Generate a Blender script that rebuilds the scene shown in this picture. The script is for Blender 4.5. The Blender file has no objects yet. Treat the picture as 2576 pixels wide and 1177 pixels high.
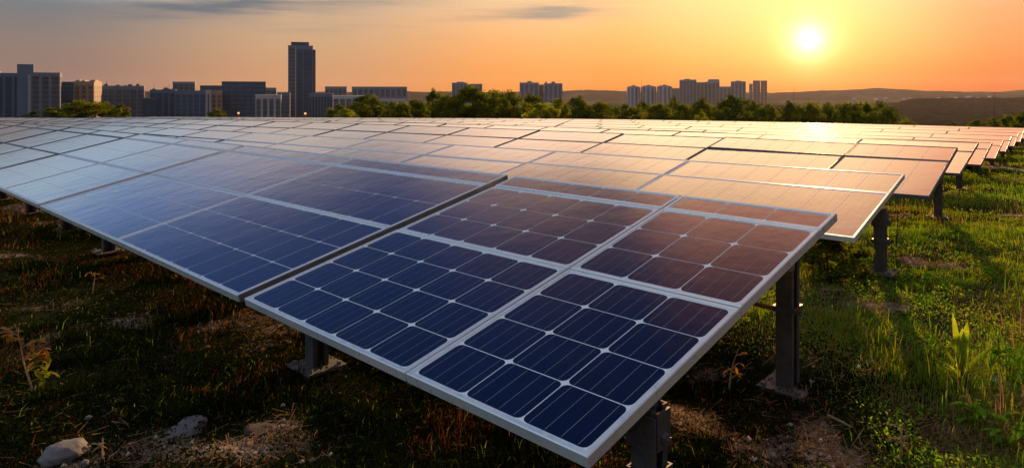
import bpy, bmesh, math, random
import numpy as np
from mathutils import Vector, Matrix, noise as mnoise

R = math.radians
rnd = random.Random(11)
H = 1.7                      # camera height above the grass, metres
F = 1747.0                   # focal length in photo display pixels (frame 2576 wide)
CX, HY = 1288.0, 228.0       # centre column and horizon row of the photo
scene = bpy.context.scene
COL = scene.collection

# ------------------------------------------------------------------ camera
cd = bpy.data.cameras.new('camera')
cam = bpy.data.objects.new('camera', cd)
COL.objects.link(cam)
cam.location = (0, 0, H)
cam.rotation_euler = (R(90), 0, 0)
cd.sensor_width = 36.0
cd.lens = 36.0 * F / 2576.0
cd.shift_y = -(588.5 - HY) / 2576.0
cd.clip_start = 0.05
cd.clip_end = 9000
scene.camera = cam

# ------------------------------------------------------------------ light
SUN_AZ, SUN_EL = math.atan(0.4276), R(10.5)          # azimuth measured from +Y to +X
SUN = Vector((math.sin(SUN_AZ) * math.cos(SUN_EL), math.cos(SUN_AZ) * math.cos(SUN_EL), math.sin(SUN_EL)))
sl = bpy.data.lights.new('sun', 'SUN')
sun = bpy.data.objects.new('sun', sl)
COL.objects.link(sun)
sl.energy = 5.0
sl.angle = R(0.6)
sl.color = (1.0, 0.56, 0.24)
sun.rotation_euler = SUN.to_track_quat('Z', 'Y').to_euler()

scene.view_settings.view_transform = 'Standard'
scene.view_settings.look = 'None'
scene.view_settings.exposure = 0.80
scene.view_settings.gamma = 1.0
scene.view_settings.use_curve_mapping = False
scene.cycles.use_denoising = True
scene.cycles.max_bounces = 6
scene.cycles.diffuse_bounces = 2
scene.cycles.glossy_bounces = 3
scene.cycles.transmission_bounces = 3
scene.cycles.volume_bounces = 0
scene.cycles.sample_clamp_indirect = 4.0


class NT:
    """small helper to wire shader nodes"""
    def __init__(self, tree):
        self.t = tree
        self.t.nodes.clear()

    def n(self, kind, **kw):
        nd = self.t.nodes.new(kind)
        for k, v in kw.items():
            setattr(nd, k, v)
        return nd

    def put(self, sock, v):
        if isinstance(v, bpy.types.NodeSocket):
            self.t.links.new(v, sock)
        elif v is not None:
            if hasattr(sock.default_value, '__len__') and not isinstance(v, (tuple, list)):
                v = (v, v, v, 1)[:len(sock.default_value)]
            if isinstance(v, (tuple, list)) and len(sock.default_value) == 4 and len(v) == 3:
                v = tuple(v) + (1,)
            sock.default_value = v

    def math(self, op, a, b=None, c=None, clamp=False):
        nd = self.n('ShaderNodeMath', operation=op, use_clamp=clamp)
        self.put(nd.inputs[0], a)
        if b is not None:
            self.put(nd.inputs[1], b)
        if c is not None:
            self.put(nd.inputs[2], c)
        return nd.outputs[0]

    def vmath(self, op, a, b=None, out=0):
        nd = self.n('ShaderNodeVectorMath', operation=op)
        self.put(nd.inputs[0], a)
        if b is not None:
            self.put(nd.inputs[3] if op == 'SCALE' else nd.inputs[1], b)
        return nd.outputs[out]

    def mix(self, fac, a, b, blend='MIX'):
        nd = self.n('ShaderNodeMix', data_type='RGBA', blend_type=blend)
        nd.clamp_factor = True
        self.put(nd.inputs[0], fac)
        self.put(nd.inputs[6], a)
        self.put(nd.inputs[7], b)
        return nd.outputs[2]

    def ramp(self, fac, stops, interp='LINEAR'):
        nd = self.n('ShaderNodeValToRGB')
        cr = nd.color_ramp
        cr.interpolation = interp
        while len(cr.elements) < len(stops):
            cr.elements.new(0.5)
        for e, (p, c) in zip(cr.elements, stops):
            e.position = p
            e.color = tuple(c) + (1,) if not isinstance(c, (int, float)) else (c, c, c, 1)
        self.put(nd.inputs[0], fac)
        return nd.outputs[0]

    def maprange(self, v, a, b, c=0.0, d=1.0, smooth=False):
        nd = self.n('ShaderNodeMapRange')
        nd.interpolation_type = 'SMOOTHSTEP' if smooth else 'LINEAR'
        self.put(nd.inputs[0], v)
        for i, x in enumerate((a, b, c, d)):
            nd.inputs[i + 1].default_value = x
        return nd.outputs[0]

    def noise(self, vec, scale, detail=2.0, rough=0.5, out=0):
        nd = self.n('ShaderNodeTexNoise')
        if vec is not None:
            self.put(nd.inputs['Vector'], vec)
        nd.inputs['Scale'].default_value = scale
        nd.inputs['Detail'].default_value = detail
        nd.inputs['Roughness'].default_value = rough
        return nd.outputs[out]


# ------------------------------------------------------------------ world: low-sun sky, dust glow, thin cloud
world = bpy.data.worlds.new('World')
scene.world = world
world.use_nodes = True
w = NT(world.node_tree)
tc = w.n('ShaderNodeTexCoord')
d = w.vmath('NORMALIZE', tc.outputs['Generated'])
sep = w.n('ShaderNodeSeparateXYZ')
w.put(sep.inputs[0], d)
dz = sep.outputs[2]
el = w.math('MULTIPLY', w.math('ARCSINE', dz), 180 / math.pi)                # degrees
az = w.math('MULTIPLY', w.math('ARCTAN2', sep.outputs[0], sep.outputs[1]), 180 / math.pi)
daz = w.math('SUBTRACT', az, math.degrees(SUN_AZ))
daz = w.math('SUBTRACT', w.math('MODULO', w.math('ADD', daz, 540.0), 360.0), 180.0)
pos_ = w.math('MULTIPLY', w.math('MAXIMUM', daz, 0.0), 1.35)
neg_ = w.math('MULTIPLY', w.math('MINIMUM', daz, 0.0), -1.0)
aaz = w.math('ADD', pos_, neg_)
e01 = w.math('DIVIDE', w.math('MAXIMUM', el, 0.0), 90.0)
HIGH = [(62, (.38, .53, .70)), (90, (.52, .68, .82))]
SKY = {
    0: [(0, (.88, .14, .0)), (4, (.88, .23, .005)), (8, (.84, .37, .055)), (14, (1.3, .82, .38)), (20, (1.65, 1.0, .52)), (26, (1.65, .94, .48)),
        (31, (1.4, .58, .34)), (36, (.85, .32, .19)), (42, (.16, .08, .10)), (50, (.022, .075, .28))] + HIGH,
    12: [(0, (.88, .19, .0)), (4, (.88, .30, .05)), (8, (.85, .44, .17)), (14, (1.35, .90, .48)), (20, (1.55, .98, .55)), (26, (1.38, .80, .43)),
         (31, (.95, .40, .25)), (36, (.44, .17, .12)), (41, (.06, .05, .11)), (50, (.022, .075, .28))] + HIGH,
    22: [(0, (.84, .25, .03)), (4, (.86, .37, .12)), (8, (.84, .54, .30)), (14, (1.3, .86, .57)), (19, (1.15, .74, .50)),
         (25, (.50, .29, .21)), (30, (.16, .09, .12)), (37, (.02, .04, .15)), (50, (.022, .075, .28))] + HIGH,
    40: [(0, (.62, .28, .13)), (4, (.58, .35, .20)), (8, (.52, .38, .28)), (13, (.58, .47, .40)), (18, (.17, .15, .20)),
         (22, (.028, .05, .16)), (30, (.012, .045, .19)), (40, (.02, .075, .28)), (50, (.05, .13, .38))] + HIGH,
    58: [(0, (.30, .175, .14)), (3, (.27, .19, .165)), (5.9, (.185, .185, .20)), (7.4, (.29, .36, .45)), (10, (.32, .43, .55)), (14, (.11, .18, .36)),
         (20, (.03, .075, .23)), (30, (.02, .075, .25)), (40, (.05, .14, .38)), (50, (.12, .24, .50))] + HIGH,
    150: [(0, (.18, .20, .26)), (8, (.23, .30, .40)), (16, (.36, .47, .60)), (24, (.46, .61, .76)), (36, (.58, .76, .90)), (45, (.62, .80, .94))] + HIGH,
}
keys = sorted(SKY)
ramps = [w.ramp(e01, [(p / 90.0, c) for p, c in SKY[k]], 'EASE' if False else 'LINEAR') for k in keys]
colr = ramps[0]
for i in range(1, len(keys)):
    colr = w.mix(w.maprange(aaz, keys[i - 1], keys[i], smooth=True), colr, ramps[i])
# redder, dimmer air on the far side of the sun
colr = w.vmath('MULTIPLY', colr, w.mix(w.maprange(daz, 0.0, 12.0, smooth=True), (1, 1, 1), (.74, .42, .36)))
# sun aureole
DISC_EL = R(3.85)                                    # the disc itself, lifted light comes with its aureole
DISC = (math.sin(SUN_AZ) * math.cos(DISC_EL), math.cos(SUN_AZ) * math.cos(DISC_EL), math.sin(DISC_EL))
cosang = w.vmath('DOT_PRODUCT', d, DISC, out=1)
ang = w.math('MULTIPLY', w.math('ARCCOSINE', w.math('MINIMUM', cosang, 1.0)), 180 / math.pi)
def glow(sig, p, col, k):
    f = w.math('EXPONENT', w.math('MULTIPLY', w.math('POWER', w.math('DIVIDE', ang, sig), p), -1.0))
    return w.vmath('SCALE', col, w.math('MULTIPLY', f, k))
for sig, p, c, k in ((0.95, 1.25, (1.0, .88, .62), 2.0), (2.1, 1.1, (1.0, .60, .12), .85), (7.0, 1.4, (1.0, .34, .0), .04)):
    colr = w.vmath('ADD', colr, glow(sig, p, c, k))
# thin stretched clouds on a high flat layer
cpos = w.vmath('DIVIDE', d, w.n('ShaderNodeCombineXYZ').outputs[0])
comb = w.n('ShaderNodeCombineXYZ')
zc = w.math('MAXIMUM', dz, 0.02)
w.put(comb.inputs[0], w.math('DIVIDE', sep.outputs[0], zc))
w.put(comb.inputs[1], w.math('DIVIDE', sep.outputs[1], zc))
mp = w.n('ShaderNodeMapping')
w.put(mp.inputs[0], comb.outputs[0])
mp.inputs['Location'].default_value = (0.9, 0.35, 0.0)
mp.inputs['Scale'].default_value = (0.42, 0.55, 1)
cn = w.noise(mp.outputs[0], 1.0, 5.0, 0.55)
cl = w.maprange(cn, 0.50, 0.72, smooth=True)
cl = w.math('MULTIPLY', cl, w.maprange(el, 3.0, 6.5, smooth=True))
def bank(a0, e0, sa, se):          # a bank of cloud at a bearing
    x = w.math('POWER', w.math('DIVIDE', w.math('SUBTRACT', az, a0), sa), 2.0)
    y = w.math('POWER', w.math('DIVIDE', w.math('SUBTRACT', el, e0), se), 2.0)
    return w.math('EXPONENT', w.math('MULTIPLY', w.math('ADD', x, y), -1.0))
wob = w.maprange(cn, .36, .62)
b1 = w.math('MULTIPLY', bank(-27, 6.6, 9.5, 1.3), wob)
b2 = w.math('MULTIPLY', bank(4.0, 6.6, 5.0, .75), wob)
b3 = w.math('MULTIPLY', bank(-9.5, 7.2, 4.2, .35), wob)
cl = w.math('ADD', w.math('MULTIPLY', cl, 0.34), w.math('ADD', w.math('MULTIPLY', b1, 1.0), w.math('ADD', w.math('MULTIPLY', b2, 1.5), w.math('MULTIPLY', b3, .8))), clamp=True)
b4 = w.math('MULTIPLY', bank(-20.5, 6.35, 7.0, .55), wob)
cl = w.math('ADD', cl, w.math('MULTIPLY', b4, .9), clamp=True)
ccol = w.mix(w.maprange(aaz, 8, 45), (.36, .25, .19), (.14, .155, .185))
colr = w.mix(cl, colr, ccol)
skyn = w.n('ShaderNodeTexSky', sky_type='NISHITA')
skyn.sun_disc = False
skyn.sun_elevation = SUN_EL
skyn.sun_rotation = SUN_AZ
skyn.dust_density = 4.0
bgN = w.n('ShaderNodeBackground')
w.put(bgN.inputs[0], skyn.outputs[0])
bgN.inputs[1].default_value = 0.005
bgD = w.n('ShaderNodeBackground')
w.put(bgD.inputs[0], colr)
bgD.inputs[1].default_value = 0.576
addw = w.n('ShaderNodeAddShader')
w.t.links.new(bgN.outputs[0], addw.inputs[0])
w.t.links.new(bgD.outputs[0], addw.inputs[1])
wo = w.n('ShaderNodeOutputWorld')
w.t.links.new(addw.outputs[0], wo.inputs[0])


# ------------------------------------------------------------------ terrain
A0 = R(44.08)


def sstep(a, b, x):
    t = np.clip((x - a) / (b - a), 0, 1)
    return t * t * (3 - 2 * t)


def vnoise(x, y, s, seed=0):
    """value noise, vectorised"""
    x = np.asarray(x, float) / s
    y = np.asarray(y, float) / s
    xi, yi = np.floor(x).astype(np.int64), np.floor(y).astype(np.int64)
    fx, fy = x - xi, y - yi
    fx, fy = fx * fx * (3 - 2 * fx), fy * fy * (3 - 2 * fy)

    def hsh(i, j):
        n = (i * 374761393 + j * 668265263 + seed * 1442695041) & 0x7fffffff
        n = ((n ^ (n >> 13)) * 1274126177) & 0x7fffffff
        n = n ^ (n >> 16)
        return (n & 0xffff) / 65535.0
    a = hsh(xi, yi) * (1 - fx) + hsh(xi + 1, yi) * fx
    b = hsh(xi, yi + 1) * (1 - fx) + hsh(xi + 1, yi + 1) * fx
    return a * (1 - fy) + b * fy


def fbm(x, y, s, seed=0, o=3):
    t, amp, tot = 0, 1.0, 0
    for k in range(o):
        t = t + amp * vnoise(x, y, s / 2 ** k, seed + 17 * k)
        tot += amp
        amp *= .55
    return t / tot


def ground_smooth(X, Y):
    X = np.asarray(X, float)
    Y = np.asarray(Y, float)
    x, y = X / H, Y / H
    u = -math.cos(A0) * x + math.sin(A0) * y
    v = math.sin(A0) * x + math.cos(A0) * y
    uu = np.clip(u - 1, 0, 18)
    g = -.00065 * uu ** 2 - 2 * .00065 * 18 * np.maximum(u - 19, 0)
    t = v - 6
    g = g - .018 * np.where(t > 0, np.sqrt(t * t + 1) - 1, 0)
    t2 = v - 21
    g = g - .045 * np.where(t2 > 0, np.sqrt(t2 * t2 + 4) - 2, 0)
    g = np.maximum(g * H, -9.0)
    r = np.hypot(X, Y)
    k = sstep(130, 400, r)
    far = -36.0 + 1.5 * np.sin(X / 310.0) * np.cos(Y / 270.0)
    return g * (1 - k) + far * k


def ground(X, Y):
    g = ground_smooth(X, Y)
    near = 1 - sstep(25, 60, np.hypot(X, Y))
    return g + near * ((fbm(X, Y, .9, 3) - .5) * .09 + (fbm(X, Y, .22, 5, 2) - .5) * .03)


def px(x, y, z=None):
    """photo pixel on the ground -> (X, Y)"""
    Yd = 4.0
    for _ in range(12):
        zz = float(ground_smooth((x - CX) / F * Yd, Yd))
        Yd = (H - zz) * F / (y - HY)
    return (x - CX) / F * Yd, Yd


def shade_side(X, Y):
    """the strip in front of and under the first row, where shade is painted into the grass colour"""
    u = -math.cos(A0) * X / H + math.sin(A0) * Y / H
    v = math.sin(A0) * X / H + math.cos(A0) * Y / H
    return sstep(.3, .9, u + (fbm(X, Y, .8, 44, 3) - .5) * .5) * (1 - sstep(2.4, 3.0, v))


def bare(X, Y):
    """how bare the soil is, 0..1"""
    b = sstep(.60, .74, fbm(X, Y, 1.0, 21, 4))
    for (qx, qy, sx, sy, k) in BARE:
        b = np.maximum(b, k * np.exp(-(((X - qx) / sx) ** 2 + ((Y - qy) / sy) ** 2) ** 1.5) * sstep(.40, .66, fbm(X, Y, .30, 8, 4)) * 1.35)
    return np.clip(b, 0, 1) * (1 - .5 * shade_side(X, Y))


BARE = []
for (x, y, wx, wy, k) in ((1850, 1060, 300, 90, 1), (2080, 1140, 260, 70, 1), (2200, 930, 120, 50, 1), (2260, 775, 130, 22, .9), (1750, 960, 120, 60, .8),
                          (250, 835, 190, 45, 1), (520, 1130, 260, 60, 1), (700, 1090, 160, 50, .9), (760, 860, 160, 70, .7), (150, 1165, 150, 40, .9), (2150, 745, 90, 25, .7),
                          (2420, 1080, 120, 30, .6), (1560, 1170, 120, 50, .8)):
    X, Y = px(x, y)
    X2, Y2 = px(x, y - wy)
    BARE.append((X, Y, wx / F * Y, max(.1, Y2 - Y), k))


# ------------------------------------------------------------------ object helpers
def link(o, parent=None):
    COL.objects.link(o)
    if parent is not None:
        o.parent = parent
    return o


def tag(o, label=None, cat=None, group=None, kind=None):
    for k, v in (('label', label), ('category', cat), ('group', group), ('kind', kind)):
        if v:
            o[k] = v
    return o


def empty(name, loc=(0, 0, 0), rz=0.0):
    o = bpy.data.objects.new(name, None)
    o.location = loc
    o.rotation_euler = (0, 0, rz)
    o.empty_display_size = .2
    return link(o)


class MB:
    def __init__(self):
        self.v, self.f, self.m = [], [], []

    def add(self, vs, fs, mi=0):
        b = len(self.v)
        self.v += [tuple(p) for p in vs]
        self.f += [tuple(i + b for i in q) for q in fs]
        self.m += [mi] * len(fs)

    def box(self, x0, x1, y0, y1, z0, z1, mi=0, M=None):
        vs = [Vector((x, y, z)) for z in (z0, z1) for y in (y0, y1) for x in (x0, x1)]
        if M is not None:
            vs = [M @ p for p in vs]
        self.add(vs, [(0, 2, 3, 1), (4, 5, 7, 6), (0, 1, 5, 4), (2, 6, 7, 3), (0, 4, 6, 2), (1, 3, 7, 5)], mi)

    def tube(self, pts, rads, n=6, mi=0, cap=True):
        pts = [Vector(p) for p in pts]
        if not hasattr(rads, '__len__'):
            rads = [rads] * len(pts)
        rings = []
        for i, p in enumerate(pts):
            a = pts[max(0, i - 1)]
            b = pts[min(len(pts) - 1, i + 1)]
            t = (b - a).normalized()
            s = Vector((1, 0, 0)) if abs(t.x) < .8 else Vector((0, 1, 0))
            e1 = t.cross(s).normalized()
            e2 = t.cross(e1)
            rings.append([p + (e1 * math.cos(2 * math.pi * k / n) + e2 * math.sin(2 * math.pi * k / n)) * rads[i] for k in range(n)])
        vs = [q for r_ in rings for q in r_]
        fs = []
        for i in range(len(pts) - 1):
            for k in range(n):
                k2 = (k + 1) % n
                fs.append((i * n + k, i * n + k2, (i + 1) * n + k2, (i + 1) * n + k))
        if cap:
            fs.append(tuple(range(n))[::-1])
            fs.append(tuple((len(pts) - 1) * n + k for k in range(n)))
        self.add(vs, fs, mi)

    def prism(self, poly, z0, z1, mi=0, top=1.0, c=(0, 0)):
        n = len(poly)
        vs = [(x, y, z0) for x, y in poly] + [(c[0] + (x - c[0]) * top, c[1] + (y - c[1]) * top, z1) for x, y in poly]
        fs = [(i, (i + 1) % n, n + (i + 1) % n, n + i) for i in range(n)] + [tuple(range(n))[::-1], tuple(range(n, 2 * n))]
        self.add(vs, fs, mi)

    def mesh(self, name, mats, smooth=False):
        me = bpy.data.meshes.new(name)
        me.from_pydata(self.v, [], self.f)
        for m in mats:
            me.materials.append(m)
        me.polygons.foreach_set('material_index', self.m)
        if smooth:
            me.polygons.foreach_set('use_smooth', [True] * len(self.f))
        me.update()
        return me

    def build(self, name, mats, parent=None, smooth=False, loc=None):
        if not isinstance(mats, (list, tuple)):
            mats = [mats]
        o = bpy.data.objects.new(name, self.mesh(name, mats, smooth))
        if loc is not None:
            o.location = loc
        return link(o, parent)


def np_mesh(name, verts, faces_flat, counts, mats, midx=None, smooth=False):
    me = bpy.data.meshes.new(name)
    me.vertices.add(len(verts))
    me.vertices.foreach_set('co', np.asarray(verts, np.float32).ravel())
    me.loops.add(len(faces_flat))
    me.loops.foreach_set('vertex_index', np.asarray(faces_flat, np.int32))
    me.polygons.add(len(counts))
    st = np.concatenate([[0], np.cumsum(counts)[:-1]]).astype(np.int32)
    me.polygons.foreach_set('loop_start', st)
    me.polygons.foreach_set('loop_total', np.asarray(counts, np.int32))
    for m in mats:
        me.materials.append(m)
    if midx is not None:
        me.polygons.foreach_set('material_index', np.asarray(midx, np.int32))
    if smooth:
        me.polygons.foreach_set('use_smooth', np.ones(len(counts), bool))
    me.update(calc_edges=True)
    return me


# ------------------------------------------------------------------ materials
def new_mat(name):
    m = bpy.data.materials.new(name)
    m.use_nodes = True
    return m, NT(m.node_tree)


def finish(m, n, shader):
    o = n.n('ShaderNodeOutputMaterial')
    n.t.links.new(shader, o.inputs[0])
    return m


def principled(n, color, rough=.6, metal=0.0, normal=None, spec=.5):
    p = n.n('ShaderNodeBsdfPrincipled')
    n.put(p.inputs['Base Color'], color)
    n.put(p.inputs['Roughness'], rough)
    n.put(p.inputs['Metallic'], metal)
    n.put(p.inputs['Specular IOR Level'], spec)
    if normal is not None:
        n.put(p.inputs['Normal'], normal)
    return p


def bump(n, hgt, strength=.3, dist=.02):
    b = n.n('ShaderNodeBump')
    b.inputs['Strength'].default_value = strength
    b.inputs['Distance'].default_value = dist
    n.put(b.inputs['Height'], hgt)
    return b.outputs[0]


def obj_coord(n):
    return n.n('ShaderNodeTexCoord').outputs['Object']


def world_pos(n):
    return n.n('ShaderNodeNewGeometry').outputs['Position']


def glass_coated(name, base_fn, k=2.8, p=5.0, rough=.05):
    """solar glass: a matt layer under glass whose mirror reflection grows towards grazing angles"""
    m, n = new_mat(name)
    wp = world_pos(n)
    col = base_fn(n)
    # faint waviness and dust film on the glass
    hgt = n.math('ADD', n.noise(wp, 2.3, 2, .5), n.math('MULTIPLY', n.noise(wp, 14.0, 2, .5), .25))
    nrm = bump(n, hgt, .06, .05)
    lw = n.n('ShaderNodeLayerWeight')
    lw.inputs[0].default_value = .5
    fac = n.math('ADD', n.math('MULTIPLY', n.math('POWER', lw.outputs['Facing'], p), k), .012, clamp=True)
    fac = n.math('MINIMUM', fac, .93)
    df = n.n('ShaderNodeBsdfDiffuse')
    smv = n.n('ShaderNodeMapping')
    n.put(smv.inputs[0], obj_coord(n))
    smv.inputs['Scale'].default_value = (34, 1.6, 1)
    streak = n.maprange(n.noise(smv.outputs[0], 1.0, 4, .6), .52, .80, 0.0, .030)
    spots = n.maprange(n.noise(wp, 42.0, 3, .6), .68, .80, 0.0, .05)
    dust = n.math('ADD', n.math('ADD', n.maprange(n.noise(wp, 3.0, 5, .65), .45, .8, 0.0, .016), streak), spots)
    n.put(df.inputs[0], n.mix(dust, col, (.35, .33, .30)))
    gl = n.n('ShaderNodeBsdfGlossy')
    n.put(gl.inputs['Roughness'], n.maprange(n.noise(wp, 5.0, 4, .6), .3, .7, rough * .6, rough * 1.6))
    n.put(gl.inputs[0], (.97, .97, .98))
    n.put(gl.inputs['Normal'], nrm)
    mx = n.n('ShaderNodeMixShader')
    n.put(mx.inputs[0], fac)
    n.t.links.new(df.outputs[0], mx.inputs[1])
    n.t.links.new(gl.outputs[0], mx.inputs[2])
    return finish(m, n, mx.outputs[0])


def cell_col(n):
    oc = obj_coord(n)
    nz = n.noise(oc, 7.0, 3, .6)
    st = n.n('ShaderNodeTexWave', wave_type='BANDS', bands_direction='X')
    n.put(st.inputs['Vector'], oc)
    st.inputs['Scale'].default_value = 110.0
    st.inputs['Distortion'].default_value = .6
    c = n.mix(n.maprange(nz, .3, .7), (.0008, .0034, .021), (.0013, .0058, .036))
    c = n.mix(n.n('ShaderNodeObjectInfo').outputs['Random'], c, (.0009, .0036, .019))
    return n.mix(n.math('MULTIPLY', st.outputs['Fac'], .16), c, (.006, .018, .08))


M = {}
M['cell'] = glass_coated('solar_cell', cell_col)
M['sheet'] = glass_coated('white_backsheet', lambda n: n.mix(n.noise(world_pos(n), 6, 3), (.82, .90, .92), (.88, .94, .96)), k=1.15)
M['busbar'] = glass_coated('busbar', lambda n: (.26, .29, .34))


def metal(name, c1, c2, rough=.42, met=.6, scale=9.0, bmp=.12):
    m, n = new_mat(name)
    oc = world_pos(n)
    nz = n.noise(oc, scale, 5, .65)
    sc = n.noise(oc, scale * 7, 3, .6)
    col = n.mix(n.maprange(nz, .35, .68), c1, c2)
    p = principled(n, col, n.maprange(sc, .3, .7, rough - .1, rough + .15), met, bump(n, sc, bmp, .004))
    return finish(m, n, p.outputs[0])


M['alu'] = metal('anodised_aluminium', (.74, .81, .82), (.80, .87, .88), .34, .5, 3, .012)
M['alu_shaded'] = metal('shade_toned_frame', (.07, .08, .095), (.12, .135, .155), .4, .3, 5)  # far-row frame metal, darkened to paint the shaded lines between rows
M['galv'] = metal('galvanised_steel', (.075, .077, .08), (.13, .132, .135), .55, .5, 16)
M['rail'] = metal('rail_steel', (.16, .16, .165), (.24, .24, .245), .5, .5, 12)
M['plate'] = metal('base_plate_steel', (.10, .10, .10), (.19, .185, .175), .7, .3, 22)


def plain(name, c1, c2, rough=.8, scale=5.0, b=.2, detail=5):
    m, n = new_mat(name)
    wp = world_pos(n)
    nz = n.noise(wp, scale, detail, .6)
    p = principled(n, n.mix(n.maprange(nz, .32, .68), c1, c2), rough, 0, bump(n, nz, b, .02), .25)
    return finish(m, n, p.outputs[0])


M['rust'] = plain('rusty_rod', (.16, .075, .035), (.30, .17, .09), .8, 18)
M['stone'] = plain('pale_stone', (.08, .08, .084), (.18, .18, .185), .9, 14, .6, 8)
M['brownstone'] = plain('brown_stone', (.045, .034, .028), (.09, .07, .056), .95, 14, .6, 8)
M['pebble'] = plain('pebble', (.22, .20, .18), (.46, .43, .40), .9, 11)
M['bark'] = plain('bark', (.045, .032, .022), (.10, .075, .05), .9, 12)
M['black'] = plain('dark_paint', (.015, .015, .016), (.03, .03, .03), .5, 20)
M['twig'] = plain('dry_twig', (.26, .19, .11), (.44, .33, .2), .9, 30)


def leaf_mat(name, c1, c2, c3, scale=1.5, trans=.45, tint=(1.0, 1.0, .55)):
    m, n = new_mat(name)
    wp = world_pos(n)
    nz = n.noise(wp, scale, 3, .6)
    rn = n.n('ShaderNodeObjectInfo').outputs['Random']
    nz2 = n.noise(wp, scale * 9, 1, .5)
    col = n.mix(n.maprange(nz, .34, .66), c1, c2)
    col = n.mix(n.maprange(nz2, .52, .78), col, c3)
    col = n.mix(n.math('MULTIPLY', rn, .45), col, tuple(.7 * x for x in c2))
    df = n.n('ShaderNodeBsdfDiffuse')
    n.put(df.inputs[0], col)
    tr = n.n('ShaderNodeBsdfTranslucent')
    n.put(tr.inputs[0], n.mix(1.0, col, tint, 'MULTIPLY'))
    mx = n.n('ShaderNodeMixShader')
    mx.inputs[0].default_value = trans
    n.t.links.new(df.outputs[0], mx.inputs[1])
    n.t.links.new(tr.outputs[0], mx.inputs[2])
    return finish(m, n, mx.outputs[0])


M['leaf_dark'] = leaf_mat('leaf_dark', (.05, .088, .010), (.125, .16, .019), (.25, .25, .028), .5)
M['leaf_olive'] = leaf_mat('leaf_olive', (.10, .135, .012), (.22, .24, .024), (.33, .30, .032), .5)
M['leaf_yellow'] = leaf_mat('leaf_yellow', (.27, .32, .018), (.42, .42, .03), (.5, .44, .04), .5)
M['grass_green'] = leaf_mat('grass_green', (.085, .24, .016), (.21, .40, .024), (.38, .46, .034), .9, .5)
M['grass_olive'] = leaf_mat('grass_olive', (.17, .20, .018), (.30, .30, .028), (.42, .38, .04), .9, .5)
M['grass_dry'] = leaf_mat('grass_dry', (.20, .12, .055), (.34, .22, .11), (.46, .34, .19), 1.2, .4, (1, .9, .8))
M['grass_shaded'] = leaf_mat('grass_shaded', (.005, .012, .003), (.011, .019, .0045), (.02, .022, .006), 1.3, .4)  # near-black grass: the first row's shade painted into its colour
M['grass_sun_patch'] = leaf_mat('grass_sun_patch', (.10, .034, .009), (.18, .064, .015), (.24, .10, .03), 1.2, .4, (1, .8, .6))  # orange grass: sunlit patches under the panels painted as colour
M['leaf_bright'] = leaf_mat('leaf_bright', (.20, .32, .02), (.36, .44, .03), (.52, .50, .04), 4, .6)
M['leaf_rust'] = leaf_mat('leaf_rust', (.34, .15, .03), (.50, .24, .04), (.55, .32, .06), 4, .5)
M['leaf_grey'] = leaf_mat('leaf_grey', (.16, .22, .19), (.24, .30, .27), (.3, .34, .32), 4, .3)

# ground: damp humus under turf with dusty bare patches
m, n = new_mat('ground_soil')
wp = world_pos(n)
at = n.n('ShaderNodeAttribute', attribute_name='bare')
n1 = n.noise(wp, 3.5, 6, .65)
n2 = n.noise(wp, 28.0, 4, .7)
turf = n.mix(n.maprange(n1, .35, .65), (.014, .018, .006), (.036, .038, .012))
turf = n.mix(n.maprange(n2, .5, .75), turf, (.075, .055, .025))
soil = n.mix(n.maprange(n1, .35, .65), (.24, .15, .105), (.44, .31, .23))
soil = n.mix(n.maprange(n2, .40, .75), soil, (.54, .43, .35))
soil = n.mix(n.maprange(n.noise(wp, 90, 2), .6, .75), soil, (.08, .05, .032))
bf = n.math('ADD', at.outputs['Fac'], n.math('MULTIPLY', n.math('SUBTRACT', n2, .5), .7), clamp=True)
col = n.mix(n.maprange(bf, .25, .75, smooth=True), turf, soil)
# far valley floor: woods, meadows and roofs seen from the hill
dist = n.vmath('LENGTH', wp, out=1)
fn = n.noise(wp, .010, 6, .65)
val = n.ramp(fn, [(.36, (.022, .028, .012)), (.48, (.040, .044, .018)), (.56, (.085, .075, .040)), (.64, (.05, .052, .022))])
val = n.mix(n.maprange(n.noise(wp, .055, 4, .7), .60, .70), val, (.26, .23, .21))
col = n.mix(n.maprange(dist, 90, 260), col, val)
p = principled(n, col, .95, 0, bump(n, n.math('ADD', n2, n.noise(wp, 110, 2)), .5, .02), 0.0)
M['ground'] = finish(m, n, p.outputs[0])

m, n = new_mat('hill_forest')
wp = world_pos(n)
c = n.ramp(n.noise(wp, .012, 6, .7), [(.35, (.013, .012, .014)), (.5, (.026, .023, .025)), (.62, (.042, .036, .036)), (.7, (.09, .075, .075))])
M['hill'] = finish(m, n, principled(n, c, 1, 0, None, 0).outputs[0])
m, n = new_mat('woods_canopy')
wp = world_pos(n)
c = n.ramp(n.noise(wp, .09, 6, .7), [(.35, (.010, .010, .007)), (.5, (.022, .020, .013)), (.66, (.042, .035, .02))])
M['woods'] = finish(m, n, principled(n, c, 1, 0, None, 0).outputs[0])


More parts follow.
